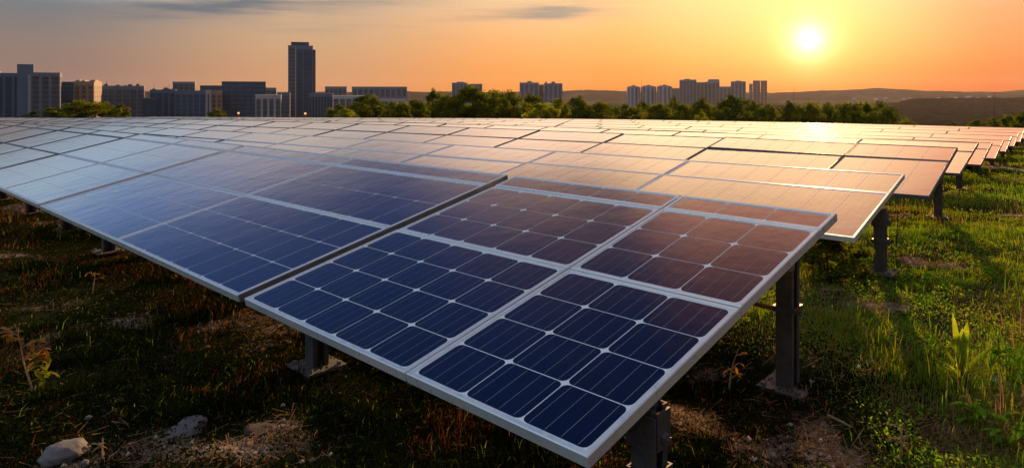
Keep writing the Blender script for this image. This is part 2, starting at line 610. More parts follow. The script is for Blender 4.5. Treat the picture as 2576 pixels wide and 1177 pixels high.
def facade_mat(name, dark, light, floor=3.3, frac=.55, rough=.5):
    """bands of glass and spandrel, one per storey"""
    m, n = new_mat(name)
    wp = world_pos(n)
    s = n.n('ShaderNodeSeparateXYZ')
    n.put(s.inputs[0], wp)
    zf = n.math('FRACT', n.math('DIVIDE', n.math('ADD', s.outputs[2], 60.0), floor))
    band = n.math('GREATER_THAN', zf, frac)
    cell = n.n('ShaderNodeTexWhiteNoise', noise_dimensions='3D')
    q = n.n('ShaderNodeVectorMath', operation='SNAP')
    n.put(q.inputs[0], wp)
    q.inputs[1].default_value = (2.6, 2.6, floor)
    n.put(cell.inputs['Vector'], q.outputs[0])
    dk = n.mix(n.math('MULTIPLY', cell.outputs['Value'], .8), dark, tuple(min(1, 2.2 * x + .01) for x in dark))
    col = n.mix(band, dk, light)
    col = n.mix(n.maprange(n.noise(wp, .12, 4), .35, .7, 0, .35), col, tuple(.6 * x for x in light))
    return finish(m, n, principled(n, col, rough, 0, None, .25).outputs[0])


M['f_blue'] = facade_mat('facade_blue_glass', (.012, .055, .12), (.05, .13, .22))
M['f_navy'] = facade_mat('facade_navy_glass', (.006, .042, .10), (.02, .085, .16))
M['f_grey'] = facade_mat('facade_grey', (.03, .058, .09), (.10, .145, .19))
M['f_tan'] = facade_mat('facade_tan', (.08, .06, .05), (.24, .18, .14))
M['wall_blue'] = plain('wall_blue_grey', (.085, .18, .28), (.115, .22, .32), .7, .08, 0)
M['wall_dark'] = plain('wall_dark', (.035, .08, .13), (.055, .11, .165), .7, .08, 0)
M['wall_grey'] = plain('wall_grey', (.15, .21, .28), (.20, .27, .34), .8, .08, 0)
M['wall_pale'] = plain('wall_pale', (.38, .41, .46), (.50, .53, .57), .8, .08, 0)
M['wall_tan'] = plain('wall_tan', (.30, .26, .23), (.36, .31, .28), .8, .08, 0)
m, n = new_mat('lamp_glass')
e = n.n('ShaderNodeEmission')
e.inputs[0].default_value = (1, .42, .10, 1)
e.inputs[1].default_value = .9
M['lamp'] = finish(m, n, e.outputs[0])

# ------------------------------------------------------------------ ground sheet (one mesh, fine near the camera, reaching the horizon)
def graded(fine0, fine1, step, far0, far1, grow=1.16):
    a = list(np.arange(fine0, fine1 + 1e-6, step))
    s = step
    while a[-1] < far1:
        s *= grow
        a.append(min(far1, a[-1] + s))
    s = step
    b = []
    x = fine0
    while x > far0:
        s *= grow
        x = max(far0, x - s)
        b.append(x)
    return np.array(b[::-1] + a)


gx = graded(-7, 9, .07, -2800, 2800, 1.12)
gy = graded(1.5, 12, .07, -40, 3700, 1.09)
GX, GY = np.meshgrid(gx, gy)
GZ = ground(GX, GY)
nx, ny = len(gx), len(gy)
idx = np.arange(nx * ny).reshape(ny, nx)
quads = np.stack([idx[:-1, :-1], idx[:-1, 1:], idx[1:, 1:], idx[1:, :-1]], -1).reshape(-1, 4)
me = np_mesh('ground', np.stack([GX, GY, GZ], -1).reshape(-1, 3), quads.ravel(), np.full(len(quads), 4), [M['ground']], None, True)
at_ = me.attributes.new('bare', 'FLOAT', 'POINT')
at_.data.foreach_set('value', bare(GX, GY).ravel().astype(np.float32))
tag(link(bpy.data.objects.new('ground', me)), kind='structure')

# hills on the skyline
prof = [(-700, 230), (0, 231), (600, 232), (1024, 231), (1240, 232), (1415, 229), (1492, 226.5), (1576, 230), (1700, 233), (1932, 234), (2048, 230), (2142, 226), (2208, 222),
        (2260, 225), (2325, 229), (2426, 231), (2517, 232), (2576, 227), (2700, 222), (3100, 228), (3600, 232)]
xs = np.linspace(-600, 3500, 330)
ys = np.interp(xs, [p[0] for p in prof], [p[1] for p in prof])
hv = []
prof_y = [2500, 2750, 2950, 3150, 3300, 3480, 3650]
prof_h = [0, .30, .60, .9, 1.0, .8, .3]
for yy, hh in zip(prof_y, prof_h):
    for k, (x, y) in enumerate(zip(xs, ys)):
        X = (x - CX) / F * 3300
        top = H + (HY - y) / F * 3300
        rough = (mnoise.fractal(Vector((X / 160, yy / 160, 1)), 1, 2, 5)) * (9 if hh not in (0,) else 0)
        fine = (mnoise.noise(Vector((X / 26, yy / 26, 3)))) * 2.5
        hv.append((X, yy, -38 + hh * (top + 38) + rough * (.35 if hh == 1 else 1) + fine * hh))
nq = len(xs)
hf = [(r * nq + k, r * nq + k + 1, (r + 1) * nq + k + 1, (r + 1) * nq + k) for r in range(len(prof_y) - 1) for k in range(nq - 1)]
mb = MB()
mb.add(hv, hf)
tag(mb.build('hills', M['hill'], smooth=True), kind='structure')

# far-off woods on the valley floor, one mass
wx_ = np.arange(60, 1500, 5.5)
wy_ = np.arange(470, 1500, 9.0)
WX, WY = np.meshgrid(wx_, wy_)
edge = sstep(470, 520, WY) * (1 - sstep(1380, 1490, WY))
fring = sstep(.22, .34, WX / WY + (fbm(WX, WY, 160, 4, 3) - .5) * .18)
clear = sstep(.36, .46, fbm(WX, WY, 170, 9, 3))
hgt = 4 + 6.5 * fbm(WX, WY, 16, 31, 3) + 7 * fbm(WX, WY, 90, 33, 2)
ridge = 14 * np.exp(-((WY - 1250) / 130) ** 2) * sstep(.5, .6, WX / WY)
WZ = ground_smooth(WX, WY) - 1.5 + (hgt * clear + ridge) * edge * fring
idx = np.arange(WX.size).reshape(WX.shape)
quads = np.stack([idx[:-1, :-1], idx[:-1, 1:], idx[1:, 1:], idx[1:, :-1]], -1).reshape(-1, 4)
me = np_mesh('far_woods', np.stack([WX, WY, WZ], -1).reshape(-1, 3), quads.ravel(), np.full(len(quads), 4), [M['woods']], None, False)
tag(link(bpy.data.objects.new('far_woods', me)), 'dark woods covering the valley floor below the hazy ridge', 'woods', kind='stuff')

# ------------------------------------------------------------------ solar tables
LIP, THK = .0135 * H, .026 * H


def frame_mesh(wd, dp, LIP=LIP, mat='alu'):
    prof_ = [(0, -THK), (0, -.004), (.004, 0), (LIP - .002, 0), (LIP, -.002), (LIP, -.007), (LIP * .35, -.008), (LIP * .35, -THK)]
    mb = MB()
    cor = [(0, 0, -1, 1), (-wd, 0, 1, 1), (-wd, dp, 1, -1), (0, dp, -1, -1)]
    vs = []
    for cx, cy, sx, sy in cor:
        for o, z in prof_:
            vs.append((cx + sx * o, cy + sy * o, z))
    n_ = len(prof_)
    fs = []
    for c in range(4):
        c2 = (c + 1) % 4
        for i in range(n_):
            j = (i + 1) % n_
            fs.append((c * n_ + i, c * n_ + j, c2 * n_ + j, c2 * n_ + i))
    mb.add(vs, fs)
    me_ = mb.mesh('frame', [M[mat]])
    bm = bmesh.new()
    bm.from_mesh(me_)
    bmesh.ops.recalc_face_normals(bm, faces=bm.faces)
    bm.to_mesh(me_)
    bm.free()
    return me_


def panel_mesh(wd, dp, nu, nv, bars=4, cut=.15, LIP=LIP):
    mb = MB()
    zb = -.0068
    mb.add([(-wd + LIP * .8, LIP * .8, zb), (-LIP * .8, LIP * .8, zb), (-LIP * .8, dp - LIP * .8, zb), (-wd + LIP * .8, dp - LIP * .8, zb)], [(0, 1, 2, 3)], 1)
    # underside of the laminate
    mb.add([(-wd + LIP * .8, LIP * .8, zb - .004), (-LIP * .8, LIP * .8, zb - .004), (-LIP * .8, dp - LIP * .8, zb - .004), (-wd + LIP * .8, dp - LIP * .8, zb - .004)], [(3, 2, 1, 0)], 1)
    mg = LIP + .0045 * H
    gap = (.0034 if cut > .08 else .0042 if cut > .05 else .0034) * H
    cw = (wd - 2 * mg + gap) / nu
    ch = (dp - 2 * mg + gap) / nv
    for i in range(nu):
        for j in range(nv):
            x1 = -mg - i * cw
            x0 = x1 - cw + gap
            y0 = mg + j * ch
            y1 = y0 + ch - gap
            r_ = cut * min(cw, ch)
            pts = []
            for (cx, cy, a) in ((x1 - r_, y0 + r_, -90), (x1 - r_, y1 - r_, 0), (x0 + r_, y1 - r_, 90), (x0 + r_, y0 + r_, 180)):
                for t in (0, 30, 60, 90):
                    q = R(a + t)
                    pts.append((cx + r_ * math.cos(q), cy + r_ * math.sin(q), zb + .0012))
            mb.add(pts, [tuple(range(len(pts)))], 0)
            for b in range(bars):
                xb = x0 + (x1 - x0) * (b + .5) / bars
                hw = .00095
                mb.add([(xb - hw, y0 + .006, zb + .0018), (xb + hw, y0 + .006, zb + .0018), (xb + hw, y1 - .006, zb + .0018), (xb - hw, y1 - .006, zb + .0018)], [(0, 1, 2, 3)], 2)
    return mb.mesh('panel', [M['cell'], M['sheet'], M['busbar']])


_pm = {}


def panel_meshes(wd, dp, nu, nv, bars, lip, cut):
    k = (round(wd, 3), round(dp, 3), nu, nv, bars, lip, cut)
    if k not in _pm:
        _pm[k] = (panel_mesh(wd, dp, nu, nv, bars, cut, lip), frame_mesh(wd, dp, lip, 'alu' if cut > .04 or bars else 'alu_shaded'))
    return _pm[k]


def post_parts(root, x, y, top, deep=.12, full=True):
    """an H section steel post with clamp, head bracket and base plate, local to the table root"""
    a, b, t = .046, .054, .009
    mb = MB()
    mb.box(x - a, x + a, y - b, y - b + t, -deep, top)                 # flanges
    mb.box(x - a, x + a, y + b - t, y + b, -deep, top)
    mb.box(x - t / 2, x + t / 2, y - b + t, y + b - t, -deep, top)     # web
    for s in (-1, 1):                                                  # returned lips
        for e in (-1, 1):
            xx = x + s * (a - t / 2)
            mb.box(xx - t / 2, xx + t / 2, y + e * (b - t) - (0 if e < 0 else .022), y + e * (b - t) + (.022 if e < 0 else 0), -deep, top)
    po = mb.build('post', M['galv'], root)
    mb = MB()
    s = .13
    mb.box(x - s, x + s, y - s, y + s, .012, .028)
    for ex in (-1, 1):
        for ey in (-1, 1):
            mb.prism([(x + ex * s * .75 + .016 * math.cos(R(60 * k)), y + ey * s * .75 + .016 * math.sin(R(60 * k))) for k in range(6)], .028, .046)
    mb.build('base_plate', M['plate'], po)
    if full:
        mb = MB()
        zc = top * .52
        q = a + .006
        qb = b + .006
        for (x0, x1, y0, y1) in ((x - q, x + q, y - qb - .008, y - qb), (x - q, x + q, y + qb, y + qb + .008), (x - q - .008, x - q, y - qb - .008, y + qb + .008), (x + q, x + q + .008, y - qb - .008, y + qb + .008)):
            mb.box(x0, x1, y0, y1, zc - .016, zc + .016)
        mb.tube([(x + q, y - qb - .004, zc), (x + q + .055, y - qb - .006, zc + .012)], .007, 6)
        mb.tube([(x + q + .030, y - qb - .004, zc + .004), (x + q + .048, y - qb - .005, zc + .009)], .014, 6)
        mb.build('clamp', M['galv'], po)
        mb = MB()
        zt = top - .01
        for e in (-1, 1):
            mb.box(x + e * (a + .012) - .006, x + e * (a + .012) + .006, y - .045, y + .045, zt - .14, zt)
        mb.box(x - a - .018, x + a + .018, y - b - .012, y - b - .002, zt - .14, zt - .01)
        mb.tube([(x - a - .035, y, zt - .10), (x + a + .045, y, zt - .10)], .011, 8)
        mb.tube([(x + a + .020, y, zt - .10), (x + a + .036, y, zt - .10)], .024, 6)
        mb.tube([(x, y - b - .03, zt - .075), (x, y - b - .012, zt - .075)], .018, 6)
        mb.build('bracket', M['galv'], po)
    return po


GAPM = .006 * H


def cluster_table(widths, depths, tilt, zl, posts, loc, rz, ry, cols=None, rows_=None, bars=4, full=True, lip=LIP, cut=.05, wob=.25):
    """an Empty on the ground under the lower right corner; +Y runs up the slope of the glass, -X along the row"""
    root = empty('solar_table', loc)
    root.rotation_mode = 'XYZ'
    root.rotation_euler = (Matrix.Rotation(rz, 3, 'Z') @ Matrix.Rotation(ry, 3, 'Y')).to_euler()
    ct, st_ = math.cos(tilt), math.sin(tilt)
    x = 0.0
    W = sum(widths) + GAPM * (len(widths) - 1)
    D = 0.0
    for wi, wd in enumerate(widths):
        y = 0.0
        for di, dp in enumerate(depths):
            sl_ = dp / ct - GAPM
            nu = cols[wi] if cols else max(1, round(wd / (.187 * H)))
            nv = rows_[di] if rows_ else max(1, round(sl_ / (.165 * H)))
            pm, fm = panel_meshes(wd, sl_, nu, nv, bars, lip, cut)
            po = bpy.data.objects.new('panel', pm)
            po.location = (-x, y, zl + y * st_ / ct)
            po.rotation_euler = (tilt + R(rnd.gauss(0, wob)), R(rnd.gauss(0, wob)), 0)
            link(po, root)
            link(bpy.data.objects.new('frame', fm), po)
            y += dp
        D = y
        x += wd + GAPM
    # rails under the panels, running along the row, and rafters up the slope
    for fy in ((.22, .78) if len(depths) > 1 else (.5,)):
        mb = MB()
        yy = D * fy
        zz = zl + yy * st_ / ct - THK / ct
        mb.box(-W + .03, -.05, yy - .03, yy + .03, zz - .085, zz - .006)
        mb.build('rail', M['rail'], root)
    for (xo, yo) in posts:
        top = zl + yo * st_ / ct - THK / ct - .05
        post_parts(root, -xo, yo, top, full=full)
    if .05 < cut < .08:                      # grey strip added to darken the lit frame side at the gap
        mb = MB()
        Mx = Matrix.Translation((0, 0, zl)) @ Matrix.Rotation(tilt, 4, 'X')
        mb.box(.002, .007, .01, D / ct - .02, -THK - .004, -.003, 0, Mx)
        mb.build('gap_shade_strip', M['rail'], root)
    if full and len(posts) > 1 and cut > .1:
        xo, yo = posts[1]
        mb = MB()
        zc = (zl + yo * st_ / ct) * .47
        mb.tube([(-xo - .06, yo - .07, zc), (-xo - 1.7, yo - .07, zc + .03)], .013, 8)
        mb.build('tie_rod', M['rust'], root)
    return root


def place(P0, az, du, dv, base=None):
    """a point given in units of H along the row (u) and up the slope (v) from P0 -> world metres"""
    a = R(az)
    v = (math.sin(a), math.cos(a))
    u = (-v[1], v[0])
    return (P0[0] + u[0] * du + v[0] * dv) * H, (P0[1] + u[1] * du + v[1] * dv) * H


def visible(pts):
    sx = []
    for X, Y, Z in pts:
        if Y > .3:
            sx.append((CX + X / Y * F, HY - (Z - H) / Y * F))
    return bool(sx) and max(p[0] for p in sx) > -40 and min(p[0] for p in sx) < 2616


ORD = ['nearest', 'second', 'third', 'fourth', 'fifth', 'sixth', 'seventh', 'eighth', 'ninth', 'tenth', 'eleventh', 'twelfth', 'thirteenth', 'fourteenth',
       'fifteenth', 'sixteenth', 'seventeenth', 'eighteenth', 'nineteenth', 'twentieth', 'twenty-first', 'twenty-second', 'twenty-third', 'twenty-fourth', 'twenty-fifth']
ORD1 = ['first'] + ORD[1:]
TILT1 = R(12.6)
ROWS = [
    dict(P=(.1446, 1.329), az=44.08, tilt=TILT1, zl=.30, depth=[.642, .545, .147], rows=[4, 3, 1], umax=24, gap=.062,
         tables=[([.569, .885], [3, 5], [(.036, .27), (.135, 1.26), (1.428, .255)]), ([1.30, 1.46], [8, 9], [(2.47, .30), (.35, 1.2), (2.4, 1.2)]), ([1.05, 1.20], [6, 7], [(.6, .3), (1.7, .3), (1.2, 1.2)])],
         std=([1.2, 1.2], [7, 7], [(.5, .3), (1.9, .3)])),
    dict(P=(1.631, 3.305), az=40.0, tilt=None, lo=(2150, 598), hi=(2277, 438), zl=.30, split=(.65, .35), rows=[1, 1], umax=34, gap=.02,
         tables=[([1.39, 1.2], [8, 7], [(.022, .62), (1.4, .5), (2.4, .5)])], std=([1.2, 1.2], [7, 7], [(.2, .52), (1.4, .5)])),
    dict(P=(2.784, 4.632), az=39.5, tilt=None, lo=(2338, 492), hi=(2410, 370), zl=.30, split=(.68, .32), rows=[1, 1], umax=42, gap=.03,
         tables=[([.756, 1.2], [4, 7], [(.09, 1.0), (1.0, .9)])], std=([1.15, 1.15], [7, 7], [(.2, .6), (1.4, .6)])),
    dict(P=(4.29, 6.65), az=39.5, tilt=R(7.6), zl=.25, depth=[1.05, .5], rows=[1, 1], umax=46, gap=.03, tables=[], std=([1.2, 1.2], [7, 7], [(.1, .8), (1.4, .7)])),
]
for k in range(4, 10):
    q = 1.95 * (k - 3)
    ROWS.append(dict(P=(4.29 + .631 * q, 6.65 + .781 * q), az=39.5, tilt=R(8.0), zl=.16 if k > 4 else .2, depth=[.9, .42], rows=[1, 1], umax=46, gap=.03,
                     tables=[], std=([1.2, 1.2], [7, 7], [(.1, .7), (1.4, .7)])))
n_tables = 0
for ri, r in enumerate(ROWS):
    az_ = R(r['az'])
    vv = (math.sin(az_), math.cos(az_))
    if r['tilt'] is None:
        r0 = ((r['lo'][0] - CX) / F, 0)
        r1 = ((r['hi'][0] - CX) / F, (r['hi'][1] - HY) / F)
        X0, Y0 = r['P']
        s_ = (r1[0] * Y0 - X0) / (vv[0] - r1[0] * vv[1])
        zt = -r1[1] * (Y0 + s_ * vv[1])
        r['tilt'] = math.atan((zt + 1 - r['zl']) / s_)
        r['depth'] = [s_ * r['split'][0], s_ * r['split'][1]]
    u0, ti = 0.0, 0
    rz = -(math.pi / 2 - (math.pi / 2 - az_)) * 1.0
    rz = -az_
    while u0 < r['umax']:
        far_ = u0 > 20 or ri >= 6
        wd, cols, posts = r['tables'][ti] if ti < len(r['tables']) else r['std']
        rws = [3, 2, 1] if ri == 0 and ti > 0 else r['rows']
        W = sum(wd)
        X, Y = place(r['P'], r['az'], u0, 0)
        X2, Y2 = place(r['P'], r['az'], u0 + W, 0)
        X3, Y3 = place(r['P'], r['az'], u0, sum(r['depth']))
        X4, Y4 = place(r['P'], r['az'], u0 + W, sum(r['depth']))
        z0 = float(ground_smooth(X3, Y3)) if ri else float(ground_smooth(X, Y))
        z1 = float(ground_smooth(X4, Y4)) if ri else float(ground_smooth(X2, Y2))
        if visible([(X, Y, 0), (X2, Y2, 0), (X3, Y3, 0), (X4, Y4, 0)]):
            ry = math.atan((z1 - z0) / (W * H))
            t = cluster_table([a_ * H for a_ in wd], [a_ * H for a_ in r['depth']], r['tilt'], r['zl'] * H, [(a_ * H, b_ * H) for a_, b_ in posts[:(3 if not far_ else 1)]],
                              (X, Y, z0), rz, ry, cols, rws, 4 if ri < 1 and u0 < 5 or ri == 1 and u0 < 6 else 0, full=(ri < 3 and u0 < 3), lip=LIP if ri < 2 and u0 < 5 else LIP * .8, cut=.105 if ri == 0 and ti == 0 else .06 if ri == 0 and ti == 1 else .03, wob=.06 if ri == 0 else .12)
            row_ = '%s row from the front' % ORD1[ri]
            if ri == 0 and ti == 0:
                lb = 'nearest solar array with large dark blue cells filling the front corner'
            elif ri == 0 and ti == 1:
                lb = 'blue solar array across the dark gap, left of the nearest array'
            elif ti == 0:
                lb = 'solar array at the right end of the ' + row_
            else:
                lb = 'solar array %s from the right end of the %s' % (ORD1[ti], row_)
            tag(t, lb, 'solar array', 'solar arrays standing in rows on the hilltop')
            n_tables += 1
        u0 += W + (r['gap'] if ri < 1 else .012)
        ti += 1
        if n_tables > 280:
            break
print('tables', n_tables)


# ------------------------------------------------------------------ vegetation builders
def leaf_cloud(mb_v, mb_f, mb_m, centers, per, spread, size, rng, mi_fn):
    pass


def crown_mesh(name, seed, wd, ht, z0, clumps, per, leaf, mats, shape=1.0, mix=.25, lop=.35):
    """many leaf-sized quads in clumps spread through an uneven crown volume"""
    rng = np.random.default_rng(seed)
    cc = []
    while len(cc) < clumps:
        p_ = rng.uniform(-1, 1, 3)
        rr = np.linalg.norm(p_)
        if rr > 1 or rr < .45:
            continue
        a = math.atan2(p_[1], p_[0])
        lump = 1 + lop * math.sin(2 * a + seed) * .5 + lop * rng.uniform(-.5, .4)
        zz = p_[2]
        taper = 1 - .35 * max(0, zz) ** shape - .15 * max(0, -zz)
        cc.append((p_[0] * wd / 2 * lump * taper, p_[1] * wd / 2 * lump * taper, z0 + ht / 2 + zz * ht / 2 * (.9 + .2 * rng.random()), rng.uniform(.55, 1.15)))
    cc = np.array(cc)
    N = clumps * per
    ci = np.repeat(np.arange(clumps), per)
    off = rng.normal(0, 1, (N, 3))
    off /= np.linalg.norm(off, axis=1)[:, None] + 1e-9
    off *= (rng.random(N) ** .45)[:, None] * (wd * .17 * cc[ci, 3])[:, None]
    off[:, 2] *= .75
    P = cc[ci, :3] + off
    nrm = rng.normal(0, 1, (N, 3)) + off / (np.linalg.norm(off, axis=1)[:, None] + 1e-9) * .8
    nrm /= np.linalg.norm(nrm, axis=1)[:, None]
    t1 = np.cross(nrm, rng.normal(0, 1, (N, 3)))
    t1 /= np.linalg.norm(t1, axis=1)[:, None] + 1e-9
    t2 = np.cross(nrm, t1)
    s = leaf * rng.uniform(.6, 1.35, N)
    a = t1 * s[:, None]
    b = t2 * (s * .55)[:, None]
    V = np.stack([P - a, P - b * .9 + a * .1, P + a, P + b * .9 + a * .1], 1).reshape(-1, 3)
    Fc = np.arange(N * 4)
    mi = (rng.random(clumps) < mix).astype(int)[ci] if len(mats) > 1 else np.zeros(N, int)
    return np_mesh(name, V, Fc, np.full(N, 4), mats, mi)


def trunk_mesh(seed, ht, rad, z1):
    rg = random.Random(seed)
    mb = MB()
    top = Vector((rg.uniform(-.3, .3), rg.uniform(-.3, .3), ht * .72))
    mb.tube([(0, 0, -.4), (0, 0, 0), (top.x * .3, top.y * .3, ht * .3), tuple(top)], [rad * 1.5, rad * 1.15, rad * .8, rad * .25], 7)
    for k in range(7):
        z = ht * rg.uniform(.22, .6)
        a = rg.uniform(0, 6.28)
        l = ht * rg.uniform(.18, .34)
        b = Vector((top.x * z / ht, top.y * z / ht, z))
        e = b + Vector((math.cos(a) * l, math.sin(a) * l, l * rg.uniform(.4, .9)))
        mb.tube([b, b.lerp(e, .5) + Vector((0, 0, -.04 * l)), e], [rad * .45, rad * .3, rad * .1], 5)
    return mb.mesh('trunk', [M['bark']], True)


TREE_KINDS = {}
for kname, mats, args in (
        ('round', ['leaf_dark', 'leaf_olive'], dict(wd=1.0, ht=.84, z0=.18, clumps=52, per=75, leaf=.034, shape=1.2)),
        ('broad', ['leaf_olive', 'leaf_dark'], dict(wd=1.0, ht=.82, z0=.16, clumps=58, per=75, leaf=.034, shape=.8, mix=.4)),
        ('loose', ['leaf_dark', 'leaf_olive'], dict(wd=1.0, ht=.86, z0=.15, clumps=40, per=80, leaf=.036, shape=2.0, lop=.7)),
        ('yellow', ['leaf_yellow', 'leaf_olive'], dict(wd=1.0, ht=.82, z0=.12, clumps=50, per=75, leaf=.034, shape=1.0, mix=.3)),
        ('bush', ['leaf_olive', 'leaf_dark'], dict(wd=1.0, ht=.95, z0=.03, clumps=44, per=70, leaf=.042, shape=1.0, mix=.5))):
    TREE_KINDS[kname] = [(crown_mesh('crown', 40 + 7 * i + len(kname), mats=[M[q] for q in mats], **args), trunk_mesh(i + 3, 1.0, .028, 1)) for i in range(3)]
tree_rnd = random.Random(5)
tree_n = 0


def tree(kind, x, ytop, wpx, Y, label, name='tree', cat='tree', group=None, hscale=None, ybase=None):
    """crown and trunk; x, top and width measured on the photo, Y the distance in metres"""
    global tree_n
    X = (x - CX) / F * Y
    wd = wpx / F * Y
    zg = float(ground_smooth(X, Y))
    zt = H + (HY - ytop) / F * Y
    ht = max(.5, zt - zg)
    cm, tm = TREE_KINDS[kind][tree_n % 3]
    tree_n += 1
    root = empty(name, (X, Y, zg), tree_rnd.uniform(0, 6.28))
    root.scale = (wd, wd, ht)
    tag(root, label, cat, group)
    link(bpy.data.objects.new('crown', cm), root)
    link(bpy.data.objects.new('trunk', tm), root)
    return root


BELT = 'trees of the belt behind the solar arrays'
TREES = [
    # kind, x, top, width, distance, label
    ('bush', 850, 264, 60, 88, 'low olive bush at the left end of the tree belt, under the pale low wall'),
    ('yellow', 872, 273, 46, 80, 'small yellow-green bush in front of the left end of the tree belt'),
    ('round', 926, 239, 78, 86, 'round dark green tree standing before the long flat grey block'),
    ('loose', 985, 257, 44, 92, 'dark thin tree right of the round one, below the long flat block'),
    ('broad', 1014, 259, 50, 84, 'low olive tree below the right end of the long flat block'),
    ('broad', 1046, 250, 66, 90, 'olive tree just right of the long flat block, under the bare ridge'),
    ('loose', 1088, 228, 50, 95, 'tall thin dark tree rising left of the biggest tree of the belt'),
    ('broad', 1122, 240, 66, 86, 'broad olive tree at the left shoulder of the biggest tree'),
    ('round', 1184, 217, 112, 90, 'biggest tree of the belt, in front of the low pair of blue blocks'),
    ('broad', 1246, 229, 90, 94, 'broad tree at the right shoulder of the biggest tree'),
    ('loose', 1284, 231, 66, 88, 'dark tree standing left of the twin grey towers'),
    ('round', 1333, 237, 62, 96, 'dark round tree directly under the twin grey towers'),
    ('yellow', 1366, 258, 78, 78, 'yellow-green round tree standing forward, below the twin grey towers'),
    ('yellow', 1402, 247, 66, 90, 'tall yellow-green tree at the right foot of the twin grey towers'),
    ('round', 1456, 243, 62, 88, 'dark tree right of the yellow-green pair, under the bare ridge'),
    ('broad', 1510, 256, 70, 92, 'olive tree midway between twin grey towers and rounded triple towers'),
    ('loose', 1572, 264, 66, 86, 'low dark tree under the left one of the rounded triple towers'),
    ('round', 1616, 256, 44, 94, 'small dark tree below the middle one of the rounded triple towers'),
    ('broad', 1660, 260, 70, 84, 'olive tree below the right one of the rounded triple towers'),
    ('loose', 1695, 245, 32, 92, 'narrow dark tree in the gap before the tall brown-grey tower'),
    ('broad', 1718, 259, 44, 86, 'low olive tree at the foot of the tall brown-grey tower'),
    ('round', 1764, 251, 60, 90, 'dark round tree under the stepped brown-grey tower pair'),
    ('yellow', 1764, 282, 40, 74, 'small yellowish round bush standing forward of the dark trees'),
    ('loose', 1838, 240, 92, 92, 'tall dark tree under the square tower next to the sun side'),
    ('round', 1898, 257, 50, 88, 'dark tree at the foot of the rightmost paired slabs'),
    ('broad', 1930, 262, 50, 84, 'olive tree just right of the rightmost paired slabs'),
    ('loose', 1986, 254, 62, 90, 'dark brownish tree left of the point below the sun'),
    ('broad', 2034, 259, 64, 86, 'olive brown tree right below the sun'),
    ('round', 2080, 265, 58, 92, 'brown-green tree next right of the one below the sun'),
    ('broad', 2134, 256, 76, 88, 'broad olive tree near the right end of the belt'),
    ('loose', 2178, 261, 60, 94, 'dark tree second from the right end of the belt'),
    ('round', 2226, 276, 72, 84, 'low dark tree closing the right end of the belt'),
    ('bush', 2284, 301, 58, 76, 'low scrubby bush beyond the right end of the tree belt'),
    ('bush', 134, 272, 90, 84, 'low dark bush at the foot of the pale strip on the big left block'),
    ('broad', 205, 254, 88, 88, 'round yellow-green tree in front of the sunlit tan block'),
    ('round', 256, 256, 76, 92, 'dark green tree touching the yellow-green one on its right'),
    ('bush', 304, 264, 46, 86, 'dark bush at the right edge of the left tree clump'),
    ('bush', 546, 271, 34, 90, 'small dark bush alone in front of the tan and white blocks'),
    ('bush', 2392, 304, 40, 66, 'small dark bush left of the thin pole, before the dark valley'),
    ('bush', 2458, 303, 56, 64, 'olive bush between the thin pole and the small dark bush'),
    ('loose', 2497, 298, 30, 62, 'narrow dark shrub at the foot of the thin pole'),
    ('round', 2536, 290, 52, 64, 'dark rounded bush right of the thin pole'),
    ('round', 2580, 282, 54, 60, 'dark tall bush cut by the right edge of the view'),
]
# a second, lower rank fills the belt between the named trees
for kind, x, yt, wp_, Y, lb in TREES:
    grp = BELT if 830 < x < 2300 else None
    tree(kind, x, yt, wp_ * 1.12, Y, lb, 'shrub' if kind == 'bush' else 'tree', 'bush' if 'bush' in lb or 'shrub' in lb else 'tree', grp)
fr = random.Random(3)
xf = 905
while xf < 2240:
    wf = fr.uniform(52, 80)
    tree(fr.choice(['broad', 'round', 'loose']), xf, fr.uniform(258, 270), wf * 1.25, fr.uniform(98, 106),
         'low filler tree half hidden behind the front trees of the belt', 'tree', 'tree', 'half hidden trees at the back of the belt')
    xf += wf * .8


# ------------------------------------------------------------------ buildings of the skyline
def octo(cx, cy, r, n=10):
    return [(cx + r * math.cos(2 * math.pi * k / n + .31), cy + r * math.sin(2 * math.pi * k / n + .31)) for k in range(n)]


